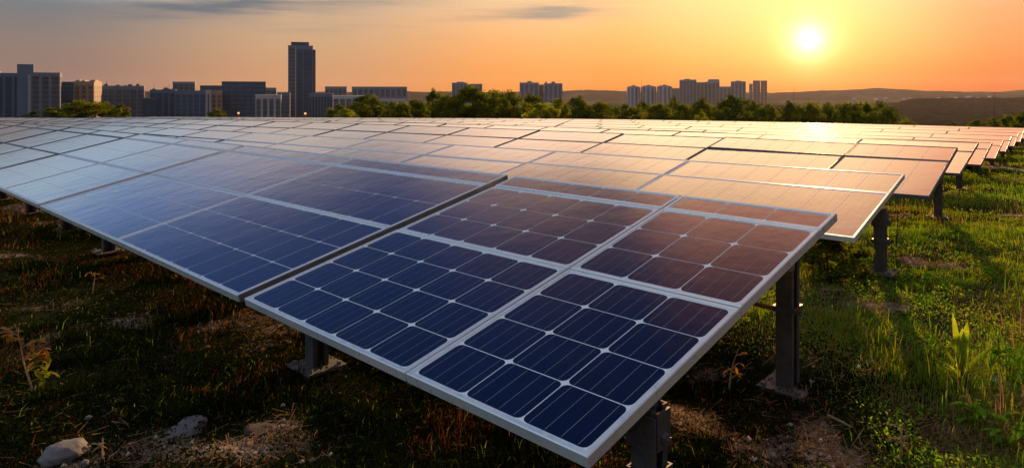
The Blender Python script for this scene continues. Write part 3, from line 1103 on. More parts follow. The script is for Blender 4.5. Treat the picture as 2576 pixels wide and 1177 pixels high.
def building(name, label, x0, x1, yt, Y, dep, wall, glass, bays, cat='building', roof=(), group=None, ytop2=None, pil=.22, yaw=0.0, zb=-37.5, side=3, parapet=1.2, pilmat=None, face=.92):
    """a block with parapet, window strips between pilasters and roof units; x0, x1, yt read from the photo at distance Y"""
    X0, X1 = (x0 - CX) / F * Y, (x1 - CX) / F * Y
    zt = H + (HY - yt) / F * Y
    turn = face * math.atan2(-(X0 + X1) / 2, Y)
    wd = (X1 - X0) * math.cos(turn)
    root = empty(name, ((X0 + X1) / 2, Y, zb), yaw + turn)
    tag(root, label, cat, group)
    hh = zt - zb
    mb = MB()
    mb.box(-wd / 2, wd / 2, 0, dep, 0, hh - parapet)
    mb.box(-wd / 2 - .15, wd / 2 + .15, -.15, dep + .15, hh - parapet, hh)
    mb.build('wall', M[wall], root)
    bw = wd / bays
    for k in range(bays):
        a = -wd / 2 + bw * (k + pil / 2)
        b = -wd / 2 + bw * (k + 1 - pil / 2)
        mb = MB()
        mb.box(a, b, -.12, .3, 3.5, hh - parapet - 1.5)
        mb.build('window_strip', M[glass], root)
    for k in range(bays + 1):
        a = -wd / 2 + bw * k
        mb = MB()
        q = bw * pil * .28
        mb.box(max(-wd / 2 + .02, a - q), min(wd / 2 - .02, a + q), -.55, .2, 0, hh - parapet - .02)
        mb.build('pilaster', M[pilmat or wall], root)
    sx = -1 if (X0 + X1) > 0 else 1            # the flank that faces the camera
    for k in range(side):
        a = dep * (k + .14) / side
        b = dep * (k + .86) / side
        mb = MB()
        mb.box(*sorted((sx * (wd / 2 + .1), sx * (wd / 2 - .3))), a, b, 3.5, hh - parapet - 1.5)
        mb.build('window_strip', M[glass], root)
    for (a, b, h_) in roof:
        mb = MB()
        mb.box(-wd / 2 + wd * a, -wd / 2 + wd * b, dep * .2, dep * .7, hh - .02, hh + h_)
        mb.box(-wd / 2 + wd * (a + .1 * (b - a)), -wd / 2 + wd * (b - .1 * (b - a)), dep * .25, dep * .65, hh + h_, hh + h_ * 1.12)
        mb.build('roof_unit', M[wall], root)
    return root


def clutter(root, wd_px, Y, yt, seed, n_=6):
    """pipes, masts and small units on a roof"""
    rg = random.Random(seed)
    wd = wd_px / F * Y
    hh = H + (HY - yt) / F * Y + 37.5
    for k in range(n_):
        mb = MB()
        x = rg.uniform(-.45, .45) * wd
        w_ = rg.uniform(.4, 1.6)
        mb.box(x - w_, x + w_, 3, 5, hh - .02, hh + rg.uniform(.6, 1.8))
        if rg.random() < .5:
            mb.tube([(x, 4, hh), (x, 4, hh + rg.uniform(2.5, 5))], .12, 5)
        mb.build('roof_unit', M['wall_dark'], root)


B = building
b = B('office_block', 'massive dark blue block at the far left with a raised square tower', 2 - 60, 78, 184, 470, 40, 'wall_blue', 'f_navy', 6, roof=[(.2, .4, 1.5)], pil=.3)
sw = 470 / F
mb = MB(); hs = H + (HY - 161.5) * sw + 37.5
x_ = ((63.5 + 0) - (2 - 60 + 78) / 2) * sw * .83
mb.box(x_ - 9.4 * sw * 2.3 * .8, x_ + 9.4 * sw * 2.3 * .8, -2.2, 9, 0, hs)
mb.build('stair_tower', M['wall_blue'], b)
mb = MB(); mb.box(x_ + 5 * sw, x_ + 14 * sw, -2.5, -2.1, 0, hs - 7); mb.build('pilaster', M['wall_pale'], b)
B('office_block', 'brown-grey right wing of the massive left block', 78.5, 150, 183, 472, 36, 'wall_grey', 'f_grey', 3, pil=.34)
B('office_block', 'narrow dark block between the massive left block and the sunlit tan one', 150.5, 187, 206, 520, 30, 'wall_dark', 'f_blue', 3)
B('apartment_block', 'tan block with sunlit right side and rounded roof units', 187.5, 235, 205, 510, 26, 'wall_tan', 'f_tan', 3, roof=[(.02, .2, 1), (.3, .45, .8), (.72, .98, 1)], pil=.4, face=.62)
b = B('office_block', 'long grey block with cluttered roof right of the tan one', 236, 362, 216, 560, 34, 'wall_grey', 'f_grey', 7, pil=.15)
clutter(b, 126, 560, 216, 3, 8)
B('office_block', 'low navy block in the dip right of the cluttered grey block', 357, 391, 247, 470, 24, 'wall_dark', 'f_navy', 2)
b = B('office_block', 'blue glass block with a mast and clutter on its roof', 378, 441, 226, 540, 30, 'wall_blue', 'f_navy', 4)
clutter(b, 63, 540, 226, 5, 6)
B('office_block', 'pale grey block peeking above the blue glass blocks', 435, 490, 206, 680, 30, 'wall_grey', 'f_grey', 4)
B('office_block', 'wide blue glass block in front of the pale grey one', 441.5, 517, 228, 510, 30, 'wall_blue', 'f_blue', 5)
B('office_block', 'narrow white slab beside the wide blue glass block', 517.5, 531, 227, 508, 26, 'wall_pale', 'f_grey', 1, pil=.7)
B('apartment_block', 'small tan block right of the white slab', 531.5, 558, 228, 512, 26, 'wall_tan', 'f_tan', 2, pil=.4)
B('office_block', 'dark flat block showing behind the white slab and small tan block', 504, 560, 215.5, 640, 26, 'wall_dark', 'f_grey', 4)
B('office_block', 'large dark square block left of the skyscraper', 559, 668, 205.5, 540, 50, 'wall_dark', 'f_blue', 6, pil=.18)
B('office_block', 'pale block with rounded top showing right of the large dark square block', 668, 695, 221, 640, 24, 'wall_grey', 'f_grey', 2)
B('apartment_block', 'low white framed block in front of the large dark square block', 643, 707, 239, 460, 20, 'wall_pale', 'f_grey', 4, pil=.35)
B('office_block', 'low striped grey block at the left foot of the skyscraper', 700, 729, 234, 560, 30, 'wall_blue', 'f_grey', 2)
# the tower
Yt = 600
turn = .96 * math.atan2(-(759 - CX) / F, 1)
root = empty('skyscraper', ((759 - CX) / F * Yt, Yt, -37.5), turn)
root.scale = (math.cos(turn), 1, 1)
tag(root, 'tall dark skyscraper standing alone high above the left skyline', 'skyscraper')
s = Yt / F
zz = lambda y: H + (HY - y) / F * Yt + 37.5
for nm, a, b_, y0, y1, top in (('wall', 725, 787, 0, 24, 116), ('side_wing', 787.05, 794, 1.5, 22, 125)):
    mb = MB()
    mb.box((a - 759) * s, (b_ - 759) * s, y0, y1, 0, zz(top))
    mb.build(nm, M['wall_blue' if nm == 'wall' else 'wall_dark'], root)
mb = MB(); mb.box((732 - 759) * s, (777 - 759) * s, 4, 18, zz(116) + .02, zz(106.5)); mb.box((731.5 - 759) * s, (777.5 - 759) * s, 3.8, 18.2, zz(106.5), zz(105.8)); mb.build('penthouse', M['wall_dark'], root)
mb = MB(); mb.box((724.6 - 759) * s, (787.4 - 759) * s, -.15, 24.2, zz(116), zz(115.2)); mb.build('cornice', M['wall_grey'], root)
for a, b_, top, mt, yy in ((745.5, 762, 126, 'f_navy', -.2), (763.5, 785.5, 126, 'f_navy', -.2), (727, 742, 120, 'f_grey', -.12)):
    mb = MB(); mb.box((a - 759) * s, (b_ - 759) * s, yy, .3, 3, zz(top)); mb.build('window_strip', M[mt], root)
for a, b_, mt in ((743, 745, 'wall_pale'), (762.3, 763.2, 'wall_grey')):
    mb = MB(); mb.box((a - 759) * s, (b_ - 759) * s, -.6, .2, 0, zz(118)); mb.build('pilaster', M[mt], root)
B('office_block', 'low blue louvred block at the right foot of the skyscraper', 777, 837, 235, 500, 26, 'wall_blue', 'f_navy', 8, pil=.3)
B('office_block', 'small grey block standing apart right of the skyscraper', 818, 872, 218, 700, 26, 'wall_grey', 'f_grey', 5)
B('low_building', 'low pale flat building left of the round dark tree', 838, 917, 241, 560, 26, 'wall_pale', 'f_grey', 5, pil=.2)
B('office_block', 'long flat grey block raised over a recessed pale base', 886, 1024, 218.5, 760, 30, 'wall_grey', 'f_grey', 10, zb=-9, pil=.3)
B('low_building', 'recessed pale base below the long flat grey block', 938, 1020, 249, 758, 26, 'wall_pale', 'f_grey', 4, pil=.2)
B('apartment_block', 'blue block behind the left side of the biggest tree', 1137, 1176, 208.5, 1000, 26, 'wall_blue', 'f_grey', 4, pil=.4, roof=[(.3, .8, 1.2)])
B('apartment_block', 'grey-blue block behind the right side of the biggest tree', 1178, 1213, 211.5, 1000, 26, 'wall_grey', 'f_grey', 4, pil=.4)
B('apartment_block', 'left one of the twin grey towers, with a small roof dome', 1307.5, 1355, 208, 1050, 30, 'wall_grey', 'f_blue', 4, pil=.35, roof=[(.4, .64, 2)])
B('apartment_block', 'narrow link block between the twin grey towers', 1355.5, 1368, 213, 1060, 26, 'wall_grey', 'f_blue', 1, pil=.3)
B('apartment_block', 'right one of the twin grey towers, with two roof bumps', 1368.5, 1415, 210, 1050, 30, 'wall_grey', 'f_blue', 4, pil=.35, roof=[(.05, .16, 2.2), (.4, .6, 2.4)])
for i, (a, b_, yt, word) in enumerate(((1577, 1610, 219, 'left'), (1612.5, 1650, 218, 'middle'), (1653, 1690, 217.5, 'right'))):
    Yd = 1250
    s = Yd / F
    r_ = (b_ - a) / 2 * s
    root = empty('apartment_tower', (((a + b_) / 2 - CX) * s, Yd, -37.5), .1 * i)
    tag(root, '%s one of the three rounded grey towers with capped roofs' % word, 'tower', 'three rounded towers on the skyline')
    hh = H + (HY - yt) / F * Yd + 37.5
    mb = MB(); mb.prism(octo(0, 0, r_), 0, hh, 0, .97); mb.build('wall', M['wall_grey'], root)
    mb = MB(); mb.prism(octo(0, 0, r_ * .95), hh, hh + 1.6, 0, .6); mb.prism(octo(0, 0, r_ * .22), hh + 1.6, hh + 3); mb.build('roof', M['wall_dark'], root)
    for k in range(10):
        q = 2 * math.pi * k / 10 + .31 + math.pi / 10
        Mx = Matrix.Rotation(q, 4, 'Z')
        mb = MB(); mb.box(r_ * .90, r_ * .955, -r_ * .12, r_ * .12, 3, hh - 2, 0, Mx); mb.build('window_strip', M['f_grey'], root)
        Mx = Matrix.Rotation(q + math.pi / 10, 4, 'Z')
        mb = MB(); mb.box(r_ * .93, r_ * 1.012, -r_ * .05, r_ * .05, 0, hh - 1, 0, Mx); mb.build('pilaster', M['wall_pale'], root)
B('apartment_block', 'faint pale block left of the tall brown-grey tower', 1690.5, 1709, 222, 1500, 30, 'wall_grey', 'f_grey', 3)
B('apartment_block', 'tall brown-grey tower with a low roof cap', 1709.5, 1752, 201, 1250, 36, 'wall_grey', 'f_grey', 5, pil=.2, roof=[(.28, .62, 1.6)])
B('apartment_block', 'narrower block joined to the right of the tall brown-grey tower', 1752.5, 1771, 207, 1300, 30, 'wall_grey', 'f_grey', 2)
B('apartment_block', 'stepped brown-grey tower with raised right half', 1771.5, 1810, 206.5, 1300, 30, 'wall_grey', 'f_grey', 4, roof=[(.25, .99, 4.5)])
B('apartment_block', 'low hazy block in the gap before the square tower', 1810.5, 1838, 218, 1400, 30, 'wall_grey', 'f_grey', 3)
B('apartment_block', 'square hazy tower nearest the sun but the paired slabs', 1839, 1876, 205, 1400, 34, 'wall_grey', 'f_grey', 4, roof=[(.3, .7, 1.3)])
B('apartment_block', 'thin hazy slab left of the paired slabs', 1885, 1893, 211, 1600, 20, 'wall_grey', 'f_grey', 1)
B('apartment_block', 'left slab of the rightmost pair, pinkish in the haze', 1894.5, 1912.5, 203, 1500, 26, 'wall_grey', 'f_tan', 2)
B('apartment_block', 'right slab of the rightmost pair, pinkish in the haze', 1914.5, 1930, 203, 1500, 26, 'wall_grey', 'f_tan', 2)


def mast(x, y0, y1, Y, rad, label):
    X = (x - CX) / F * Y
    z0 = float(ground_smooth(X, Y)) - .5
    zt = H + (HY - y0) / F * Y
    mb = MB()
    mb.tube([(0, 0, 0), (0, 0, (zt - z0) * .6), (0, 0, zt - z0)], [rad, rad * .7, rad * .4], 6)
    o = mb.build('mast', M['black'], None, loc=(X, Y, z0))
    tag(o, label, 'mast')
    return o


mast(1613.5, 201, 260, 1245, .45, 'thin antenna mast between the left and middle rounded towers')
mast(1998, 216, 240, 2300, .8, 'tiny antenna mast on the skyline left of the hill crest')
mast(2502, 231, 296, 330, .22, 'thin dark pole at the far right in front of the dark valley')

hr = random.Random(9)
for k, (x, y) in enumerate(((2276, 264), (2292, 262.5), (2330, 267), (2345, 267.5), (2366, 263), (2405, 260), (2440, 257), (2462, 262), (2204, 262), (2150, 260), (2490, 256), (2232, 259))):
    Y = 38.5 * F / (y - HY) * .985
    X = (x - CX) / F * Y
    root = empty('far_house', (X, Y, float(ground_smooth(X, Y)) - .5), hr.uniform(-.5, .5))
    tag(root, 'tiny pale house among the dark woods of the far valley', 'house', 'tiny houses in the far valley')
    wd, hh = hr.uniform(4, 7), hr.uniform(3, 5) + (11 if x > 2250 else 8)
    mb = MB(); mb.box(-wd, wd, 0, 10, 0, hh); mb.build('wall', M['wall_grey'], root)
    mb = MB(); mb.add([(-wd - .5, -.5, hh), (wd + .5, -.5, hh), (wd + .5, 10.5, hh), (-wd - .5, 10.5, hh), (-wd, 5, hh + 4), (wd, 5, hh + 4)], [(0, 1, 5, 4), (2, 3, 4, 5), (1, 2, 5), (3, 0, 4), (3, 2, 1, 0)]); mb.build('roof', M['wall_tan'], root)

# globe lamps at the far edge of the array
for x, y, Y, lb in ((768, 286, 62, 'small orange globe lamp glowing at the foot of the skyscraper'), (600, 285, 64, 'small orange globe lamp in front of the large dark square block')):
    X = (x - CX) / F * Y
    z0 = float(ground_smooth(X, Y))
    zt = H + (HY - y) / F * Y
    root = empty('globe_lamp', (X, Y, z0))
    tag(root, lb, 'lamp', 'small lamps beyond the solar arrays')
    mb = MB(); mb.tube([(0, 0, -.2), (0, 0, zt - z0 - .12)], .03, 6); mb.build('pole', M['black'], root)
    bm = bmesh.new(); bmesh.ops.create_icosphere(bm, subdivisions=2, radius=.10)
    me = bpy.data.meshes.new('globe'); bm.to_mesh(me); bm.free(); me.materials.append(M['lamp'])
    o = bpy.data.objects.new('globe', me); o.location = (0, 0, zt - z0); link(o, root)


# ------------------------------------------------------------------ stones
def rock(label, x, y, wpx, hpx, seed, mat='stone', name='rock'):
    X, Y = px(x, y)
    wd = wpx / F * Y / 2
    ht = hpx / F * Y
    bm = bmesh.new()
    bmesh.ops.create_icosphere(bm, subdivisions=4, radius=1)
    for v in bm.verts:
        p_ = v.co.copy()
        a = mnoise.fractal(p_ * .9 + Vector((seed, 0, 0)), 1, 2, 3) * .28
        c_ = mnoise.cell(p_ * 1.3 + Vector((seed, 3, 0))) * .07
        v.co = p_ * (1 + a + c_ + .03 * mnoise.noise(p_ * 7))
        v.co.x *= wd
        v.co.y *= wd * .75
        v.co.z *= ht * .75
        if v.co.z > ht * .55:
            v.co.z = ht * .55 + (v.co.z - ht * .55) * .35
    me_ = bpy.data.meshes.new(name)
    bm.to_mesh(me_)
    bm.free()
    me_.materials.append(M[mat])
    me_.polygons.foreach_set('use_smooth', [True] * len(me_.polygons))
    o = link(bpy.data.objects.new(name, me_))
    o.location = (X, Y, float(ground(X, Y)) + ht * .15)
    o.rotation_euler = (0, 0, seed)
    tag(o, label, 'rock')


rock('pale grey rounded rock lying on dark grass below the solar array', 475, 1080, 104, 25, 1.3)
rock('angular grey rock at the bottom left with a sprig over it', 158, 1148, 112, 40, 4.1)
rock('small pale stone just right of the angular grey rock', 214, 1162, 26, 18, 2.2)
rock('flat brownish slab of stone sunk in the soil', 655, 1078, 90, 9, 6.0, 'brownstone')
rock('small pale stone behind the angular grey rock', 222, 1054, 20, 12, 3.2)
rock('small pale stone right of the small pale one at bottom left', 272, 1172, 18, 12, 7.7)


# ------------------------------------------------------------------ single plants
def leafblade(mb, p0, dirv, length, width, droop, mi=0, seg=6):
    d_ = Vector(dirv).normalized()
    side = d_.cross(Vector((0, 0, 1)))
    if side.length < .05:
        side = Vector((1, 0, 0))
    side.normalize()
    p_ = Vector(p0)
    pts = []
    for k in range(seg + 1):
        t = k / seg
        wq = width * (math.sin(math.pi * (t * .86 + .1))) ** .8 if t < 1 else 0.0
        up = side.cross(d_).normalized()
        pts.append((p_ - side * wq / 2 + up * wq * .12, p_.copy(), p_ + side * wq / 2 + up * wq * .12))
        d_ = (d_ + Vector((0, 0, -droop / seg))).normalized()
        p_ = p_ + d_ * length / seg
    vs = [q for tr in pts for q in tr]
    fs = []
    for k in range(seg):
        fs += [(3 * k, 3 * k + 1, 3 * k + 4, 3 * k + 3), (3 * k + 1, 3 * k + 2, 3 * k + 5, 3 * k + 4)]
    mb.add(vs, fs, mi)


def gpt(x, y):
    X, Y = px(x, y)
    return X, Y, float(ground(X, Y))


# bright leafy plant on the right
X, Y, Z = gpt(2418, 955)
root = empty('leafy_plant', (X, Y, Z))
tag(root, 'bright yellow-green plant with upright lance leaves in the grass at right', 'plant')
mb = MB()
for a, tl, l, w_, dr in ((95, 82, .33, .036, .08), (60, 70, .29, .044, .25), (30, 50, .26, .036, .45), (140, 62, .23, .028, .4), (50, 76, .20, .03, .2), (120, 74, .22, .026, .3), (165, 42, .22, .042, .6), (80, 58, .25, .05, .3), (-25, 38, .22, .05, .7), (205, 46, .22, .042, .5), (110, 40, .22, .045, .6), (15, 30, .24, .05, .8), (180, 24, .2, .045, .9)):
    leafblade(mb, (0, 0, .02), (math.cos(R(a)) * math.cos(R(tl)), -.15 * math.cos(R(tl)) + math.sin(R(a)) * .2, math.sin(R(tl))), l, w_, dr, 0)
root.scale = (1.2, 1.2, 1.12)
mb.build('leaves', M['leaf_bright'], root, True)
mb = MB(); mb.tube([(0, 0, -.02), (.004, 0, .09), (.01, 0, .16)], [.007, .005, .003], 6); mb.build('stem', M['leaf_bright'], root)
X, Y, Z = gpt(2480, 965)
root = empty('broadleaf_weed', (X, Y, Z))
tag(root, 'low weed with wide grey-green leaves at the foot of the bright plant', 'weed')
mb = MB()
for a, tl, l, w_, dr in ((-15, 28, .16, .055, .9), (20, 40, .12, .045, .8), (150, 30, .11, .04, .8), (200, 25, .10, .04, .7), (-60, 35, .09, .04, .8)):
    leafblade(mb, (0, 0, .01), (math.cos(R(a)) * math.cos(R(tl)), math.sin(R(a)) * .4, math.sin(R(tl))), l, w_, dr, 0)
mb.build('leaves', M['leaf_grey'], root, True)
mb = MB(); mb.tube([(0, 0, -.02), (0, 0, .03)], .006, 6); mb.build('stem', M['grass_green'], root)


def stalk(name, label, x, y, hpx, seed, leafm, stemm, nleaf=8, branch=4, cat='weed', lsize=.04):
    X, Y, Z = gpt(x, y)
    ht = hpx / F * Y
    rg = random.Random(seed)
    root = empty(name, (X, Y, Z))
    tag(root, label, cat)
    mb = MB()
    lf = MB()
    pts = [Vector((0, 0, -.02))]
    dr_ = Vector((rg.uniform(-.1, .1), 0, 1))
    for k in range(6):
        dr_ = (dr_ + Vector((rg.uniform(-.16, .16), rg.uniform(-.1, .1), .05))).normalized()
        pts.append(pts[-1] + dr_ * ht / 6)
    mb.tube(pts, [.007, .006, .0055, .0048, .004, .003, .002], 5)
    for k in range(branch):
        i = rg.randint(2, 5)
        a = rg.uniform(0, 6.28)
        l = ht * rg.uniform(.15, .38)
        e = pts[i] + Vector((math.cos(a) * l, math.sin(a) * l * .6, l * rg.uniform(.2, .8)))
        mb.tube([pts[i], pts[i].lerp(e, .5) + Vector((0, 0, l * .12)), e], [.003, .0022, .0012], 4)
        for q in range(nleaf // branch + 1):
            t = rg.uniform(.3, 1)
            leafblade(lf, pts[i].lerp(e, t), (rg.uniform(-1, 1), rg.uniform(-1, 1), rg.uniform(-.3, .6)), lsize * rg.uniform(.6, 1.3), lsize * .4, .8, 0, 4)
    mb.build('stem', M[stemm], root)
    lf.build('leaves', M[leafm], root, True)


stalk('tall_weed', 'tall thin weed with dry stem and rusty leaves at the left edge', 84, 985, 190, 4, 'leaf_rust', 'twig', 40, 9, lsize=.06)
stalk('tall_weed', 'green stemmed weed beside the tall rusty one at left', 106, 975, 100, 8, 'grass_olive', 'grass_olive', 34, 8, lsize=.055)
stalk('dry_sapling', 'small dry sapling in the shade under the left solar arrays', 232, 735, 62, 2, 'leaf_rust', 'twig', 10, 4)
stalk('dry_stalk', 'dry brown stalk right of the nearest front post', 1832, 985, 120, 6, 'leaf_rust', 'twig', 10, 4)
stalk('dry_stalk', 'dry brown stalk standing in the grass at bottom right', 2268, 1165, 110, 12, 'grass_dry', 'twig', 12, 5)
stalk('dry_stalk', 'thin dry stalk bent over the angular grey rock', 262, 1165, 80, 15, 'grass_dry', 'twig', 4, 3)
stalk('dark_seedhead', 'dark withered weed standing by the second row end post', 2256, 625, 95, 21, 'leaf_dark', 'black', 26, 8, lsize=.05)
stalk('tall_weed', 'branching green weed right of the bright leafy plant', 2520, 935, 110, 31, 'grass_green', 'grass_olive', 34, 9, lsize=.06)
stalk('tall_weed', 'yellowish weed at the very right edge of the grass', 2560, 800, 90, 37, 'leaf_bright', 'grass_olive', 24, 7, lsize=.05)
wr = random.Random(23)
for x, y, sc, nl, lb in ((2330, 905, 1.0, 14, 'low leafy weed left of the bright plant, at the edge of the bare gravel'), (2600, 985, 1.5, 18, 'big leafy weed cut by the right edge, right of the bright plant'),
                         (2440, 1075, 1.1, 16, 'leafy weed in front of the bright plant, nearer the camera'), (2545, 1130, 1.2, 18, 'leafy weed in the bottom right corner'),
                         (2300, 735, 1.1, 14, 'leafy weed on the grass right of the second end post'), (2490, 705, 1.3, 16, 'tall leafy weed up the slope behind the bright plant'),
                         (2395, 610, 1.5, 16, 'leafy weed up the slope, right of the third end post')):
    X, Y, Z = gpt(x, y)
    root = empty('leafy_weed', (X, Y, Z), wr.uniform(0, 6))
    tag(root, lb, 'weed', 'leafy weeds in the right hand grass')
    mb = MB(); st_mb = MB()
    for k in range(5):
        a = wr.uniform(0, 6.28); l = .16 * sc * wr.uniform(.6, 1.2)
        tip = Vector((math.cos(a) * l * .5, math.sin(a) * l * .5, l))
        st_mb.tube([(0, 0, -.02), tip * .5 + Vector((0, 0, .01)), tip], [.004, .003, .0015], 5)
        for q in range(nl // 4 + 2):
            t = wr.uniform(.15, 1.0); b_ = wr.uniform(0, 6.28)
            leafblade(mb, tip * t, (math.cos(b_), math.sin(b_), wr.uniform(-.1, .7)), .06 * sc * wr.uniform(.6, 1.3), .021 * sc, .9, 0, 4)
    mb.build('leaves', M['grass_green'], root, True)
    st_mb.build('stem', M['grass_olive'], root)
mb = MB()
X, Y, Z = gpt(2085, 1068)
X2, Y2, Z2 = gpt(2140, 1100)
mb.tube([(0, 0, .03), ((X2 - X) * .5, (Y2 - Y) * .5, .035), (X2 - X, Y2 - Y, Z2 - Z + .03)], [.007, .006, .004], 6)
tag(mb.build('fallen_stick', M['twig'], None, loc=(X, Y, Z)), 'fallen dry stick lying on the grass at lower right', 'stick')

# leafy shrubs at ground level
SHRUB = [crown_mesh('foliage', 90 + i, wd=1.0, ht=.95, z0=.02, clumps=46, per=90, leaf=.042, mats=[M['leaf_olive'], M['leaf_dark']], shape=1.0, mix=.6) for i in range(2)]


def shrub(label, x, y, wpx, hpx, k, group=None, name='shrub'):
    X, Y, Z = gpt(x, y)
    root = empty(name, (X, Y, Z), k * 1.7)
    root.scale = (wpx / F * Y, wpx / F * Y, hpx / F * Y)
    tag(root, label, 'shrub', group)
    link(bpy.data.objects.new('foliage', SHRUB[k % 2]), root)
    mb = MB()
    for q in range(5):
        a = q * 1.3
        mb.tube([(0, 0, -.03), (math.cos(a) * .15, math.sin(a) * .15, .4), (math.cos(a) * .3, math.sin(a) * .3, .7)], [.02, .014, .006], 5)
    mb.build('stem', M['bark'], root)


shrub('leafy olive shrub behind the steel post of the nearest array', 2085, 712, 170, 118, 0)
shrub('low leafy shrub in the grass right of that olive shrub', 2165, 700, 70, 40, 1)
for k, (x, y, w_, h_, lb) in enumerate(((2440, 425, 50, 48, 'dark shrub at the end of the fourth row'), (2478, 398, 44, 42, 'dark shrub next up the slope from the fourth row end'),
                                        (2510, 378, 40, 36, 'dark shrub midway along the far row ends'), (2540, 362, 36, 30, 'dark shrub near the far end of the row ends'), (2563, 350, 34, 28, 'farthest dark shrub along the row ends at right edge'))):
    shrub(lb, x, y, w_, h_, k, 'dark shrubs along the far row ends')

# ------------------------------------------------------------------ grass and gravel, uncounted cover
rng = np.random.default_rng(77)


def scatter(n_, y0, y1, power=1.0, rx0=-.80, rx1=.82):
    """points in the wedge the camera looks over, thinner with distance"""
    t = rng.random(n_)
    if abs(power - 1) < 1e-6:
        Yq = y0 * (y1 / y0) ** t
    else:
        a = 1 - power
        Yq = (y0 ** a + (y1 ** a - y0 ** a) * t) ** (1 / a)
    Xq = rng.uniform(rx0, rx1, n_) * Yq
    return Xq, Yq


def keep_mask(X, Y):
    x, y = X / H, Y / H
    u = -math.cos(A0) * x + math.sin(A0) * y
    v = math.sin(A0) * x + math.cos(A0) * y
    front = (v < 3.2) & (u < 9)
    right = (u < 1.9 + .09 * np.maximum(v - 3, 0))
    return front | right


def blades(n_, y0, y1, power, hmin, hmax, wid, lay, seed):
    X, Y = scatter(n_, y0, y1, power)
    b_ = bare(X, Y)
    clump = fbm(X, Y, .45, 50, 3)
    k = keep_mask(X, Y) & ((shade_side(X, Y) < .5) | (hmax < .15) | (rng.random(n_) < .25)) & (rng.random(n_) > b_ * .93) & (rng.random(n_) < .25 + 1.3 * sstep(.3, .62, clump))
    X, Y, b_, clump = X[k], Y[k], b_[k], clump[k]
    N = len(X)
    Z = ground(X, Y)
    grow = .55 + 1.1 * sstep(.4, .75, fbm(X, Y, .8, 61, 3))
    ht = rng.uniform(hmin, hmax, N) * grow * (1 - .5 * b_)
    a = rng.uniform(0, 2 * np.pi, N)
    lean = rng.uniform(.2, lay, N)
    wd = wid * rng.uniform(.6, 1.4, N) * (1 + Y / 9.0)
    dx, dy = np.cos(a), np.sin(a)
    sx, sy = -dy, dx
    base = np.stack([X, Y, Z - .004], -1)
    mid = base + np.stack([dx * ht * lean * .35, dy * ht * lean * .35, ht * .6], -1)
    tip = base + np.stack([dx * ht * lean, dy * ht * lean, ht * (1.05 - .35 * lean)], -1)
    sd = np.stack([sx * wd / 2, sy * wd / 2, 0 * wd], -1)
    V = np.stack([base - sd, base + sd, mid + sd * .8, mid - sd * .8, tip], 1).reshape(-1, 3)
    o = np.arange(N)[:, None] * 5
    q = np.concatenate([o + np.array([0, 1, 2, 3]), o + np.array([3, 2, 4])], 1).ravel()
    cnt = np.tile([4, 3], N)
    dry = sstep(.5, .66, fbm(X, Y, .7, 71, 4)) * .5 + b_ * .6
    shade = shade_side(X, Y)
    patch = sstep(.55, .66, fbm(X, Y, .9, 91, 3))  # where the painted sunlit patches lie within the shaded strip
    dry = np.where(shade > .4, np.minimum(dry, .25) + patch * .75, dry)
    lush = sstep(.45, .62, fbm(X, Y, 1.6, 83, 3))
    r_ = rng.random(N)
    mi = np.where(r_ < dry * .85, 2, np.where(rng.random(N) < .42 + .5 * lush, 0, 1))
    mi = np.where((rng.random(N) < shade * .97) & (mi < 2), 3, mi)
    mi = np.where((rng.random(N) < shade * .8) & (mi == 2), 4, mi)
    return V, q, cnt, np.repeat(mi, 2)


def leaflets(n_, y0, y1, power, size):
    X, Y = scatter(n_, y0, y1, power)
    b_ = bare(X, Y)
    clump = fbm(X, Y, .3, 150, 3)
    k = keep_mask(X, Y) & (rng.random(n_) > b_ * .97) & (rng.random(n_) < sstep(.42, .62, clump))
    X, Y, clump = X[k], Y[k], clump[k]
    N = len(X)
    Z = ground(X, Y) + rng.uniform(.005, .055, N) * (sstep(.4, .7, clump) + .4)
    nrm = rng.normal(0, 1, (N, 3)) * .7 + np.array([0, 0, 1])
    nrm /= np.linalg.norm(nrm, axis=1)[:, None]
    t1 = np.cross(nrm, rng.normal(0, 1, (N, 3)))
    t1 /= np.linalg.norm(t1, axis=1)[:, None]
    t2 = np.cross(nrm, t1)
    s = size * rng.uniform(.5, 1.4, N) * (1 + Y / 9)
    P = np.stack([X, Y, Z], -1)
    V = np.stack([P - t1 * s[:, None], P + t2 * (s * .5)[:, None], P + t1 * s[:, None], P - t2 * (s * .5)[:, None]], 1).reshape(-1, 3)
    lush = sstep(.42, .62, fbm(X, Y, 1.6, 83, 3))
    mi = np.where(rng.random(N) < .08, 2, np.where(rng.random(N) < .5 + .5 * lush, 0, 1))
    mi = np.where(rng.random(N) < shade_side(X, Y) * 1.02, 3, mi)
    return V, np.arange(4 * N), np.full(N, 4), mi


def merge(parts):
    Vs, Qs, Cs, Ms, off = [], [], [], [], 0
    for V, q, c_, m_ in parts:
        Vs.append(V)
        Qs.append(q + off)
        Cs.append(c_)
        Ms.append(m_)
        off += len(V)
    return np.concatenate(Vs), np.concatenate(Qs), np.concatenate(Cs), np.concatenate(Ms)


V, q, c_, m_ = merge([blades(460000, 2.6, 9, 1.3, .018, .058, .0030, 1.05, 1), blades(260000, 8, 34, 1.0, .025, .075, .0036, .95, 2),
                      blades(14000, 2.6, 16, 1.2, .10, .20, .0034, .8, 3), leaflets(260000, 2.6, 26, 1.25, .0068)])
me = np_mesh('grass', V, q, c_, [M['grass_green'], M['grass_olive'], M['grass_dry'], M['grass_shaded'], M['grass_sun_patch']], m_)
tag(link(bpy.data.objects.new('grass', me)), 'weedy grass and dry tufts covering the hilltop around the solar arrays', 'grass', kind='stuff')


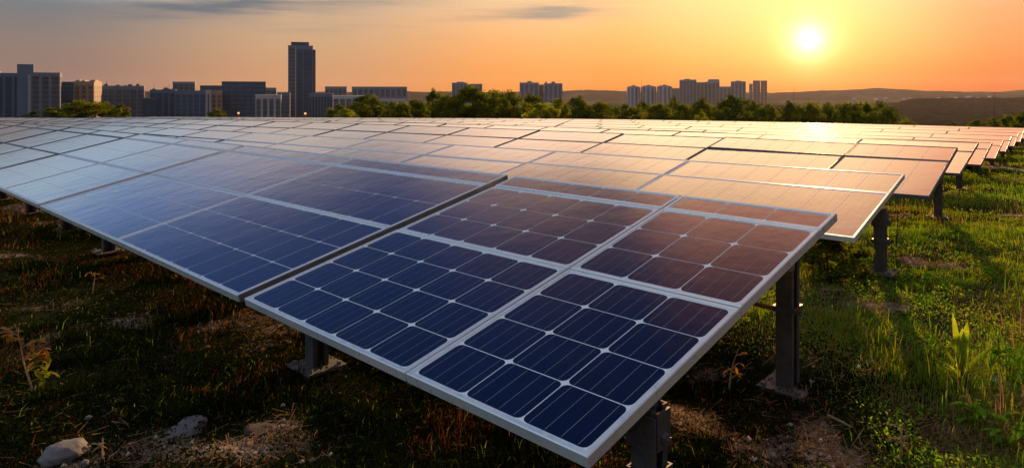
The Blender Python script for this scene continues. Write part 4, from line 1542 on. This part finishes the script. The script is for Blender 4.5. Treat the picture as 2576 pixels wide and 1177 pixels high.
def straws(n_):
    X, Y = scatter(n_, 2.6, 12, 1.4)
    b_ = bare(X, Y)
    k = keep_mask(X, Y) & (rng.random(n_) < (.16 + .9 * b_) * (1 - .88 * shade_side(X, Y)))
    X, Y = X[k], Y[k]
    N = len(X)
    Z = ground(X, Y) + rng.uniform(.002, .016, N)
    a = rng.uniform(0, np.pi, N)
    L = rng.uniform(.02, .07, N)
    dx, dy, dzz = np.cos(a) * L, np.sin(a) * L, rng.normal(0, .18, N) * L
    wd = .0016 * (1 + Y / 7)
    P = np.stack([X, Y, Z], -1)
    D = np.stack([dx, dy, dzz], -1)
    S = np.stack([-np.sin(a) * wd, np.cos(a) * wd, 0 * wd], -1)
    V = np.stack([P - D - S, P + D - S, P + D + S + np.array([0, 0, .001]), P - D + S + np.array([0, 0, .001])], 1).reshape(-1, 3)
    return V, np.arange(4 * N), np.full(N, 4), np.zeros(N, int)


V, q, c_, m_ = straws(170000)
me = np_mesh('straw_litter', V, q, c_, [M['grass_dry']], m_)
tag(link(bpy.data.objects.new('straw_litter', me)), 'dry straw litter lying on the bare soil patches', 'straw', kind='stuff')

X, Y = scatter(16000, 2.6, 14, 1.3)
b_ = bare(X, Y)
k = keep_mask(X, Y) & (rng.random(len(X)) < b_ * .75)
X, Y = X[k], Y[k]
N = len(X)
S = .004 + .016 * rng.random(N) ** 4
Z = ground(X, Y) + S * .2
octa = np.array([(1, 0, 0), (0, 1, 0), (-1, 0, 0), (0, -1, 0), (.2, .1, .8), (0, 0, -.8)], float)
tri = np.array([(0, 1, 4), (1, 2, 4), (2, 3, 4), (3, 0, 4), (1, 0, 5), (2, 1, 5), (3, 2, 5), (0, 3, 5)])
V = octa[None] * S[:, None, None] * rng.uniform(.6, 1.3, (N, 6, 1)) + np.stack([X, Y, Z], -1)[:, None]
q = (tri.ravel()[None] + 6 * np.arange(N)[:, None]).ravel()
me = np_mesh('gravel', V.reshape(-1, 3), q, np.full(8 * N, 3), [M['pebble']])
tag(link(bpy.data.objects.new('gravel', me)), 'small pale gravel strewn over the bare soil patches', 'gravel', kind='stuff')

# ------------------------------------------------------------------ haze over the valley
mb = MB()
mb.box(-2850, 2850, -45, 3760, -41, 64)
m, n = new_mat('haze_air')
pv = n.n('ShaderNodeVolumePrincipled')
pv.inputs['Color'].default_value = (.78, .74, .84, 1)
pv.inputs['Density'].default_value = .000024
pv.inputs['Anisotropy'].default_value = .45
o_ = n.n('ShaderNodeOutputMaterial')
n.t.links.new(pv.outputs[0], o_.inputs['Volume'])
tag(mb.build('haze', m), 'thin evening haze over the valley and skyline', 'haze', kind='stuff')
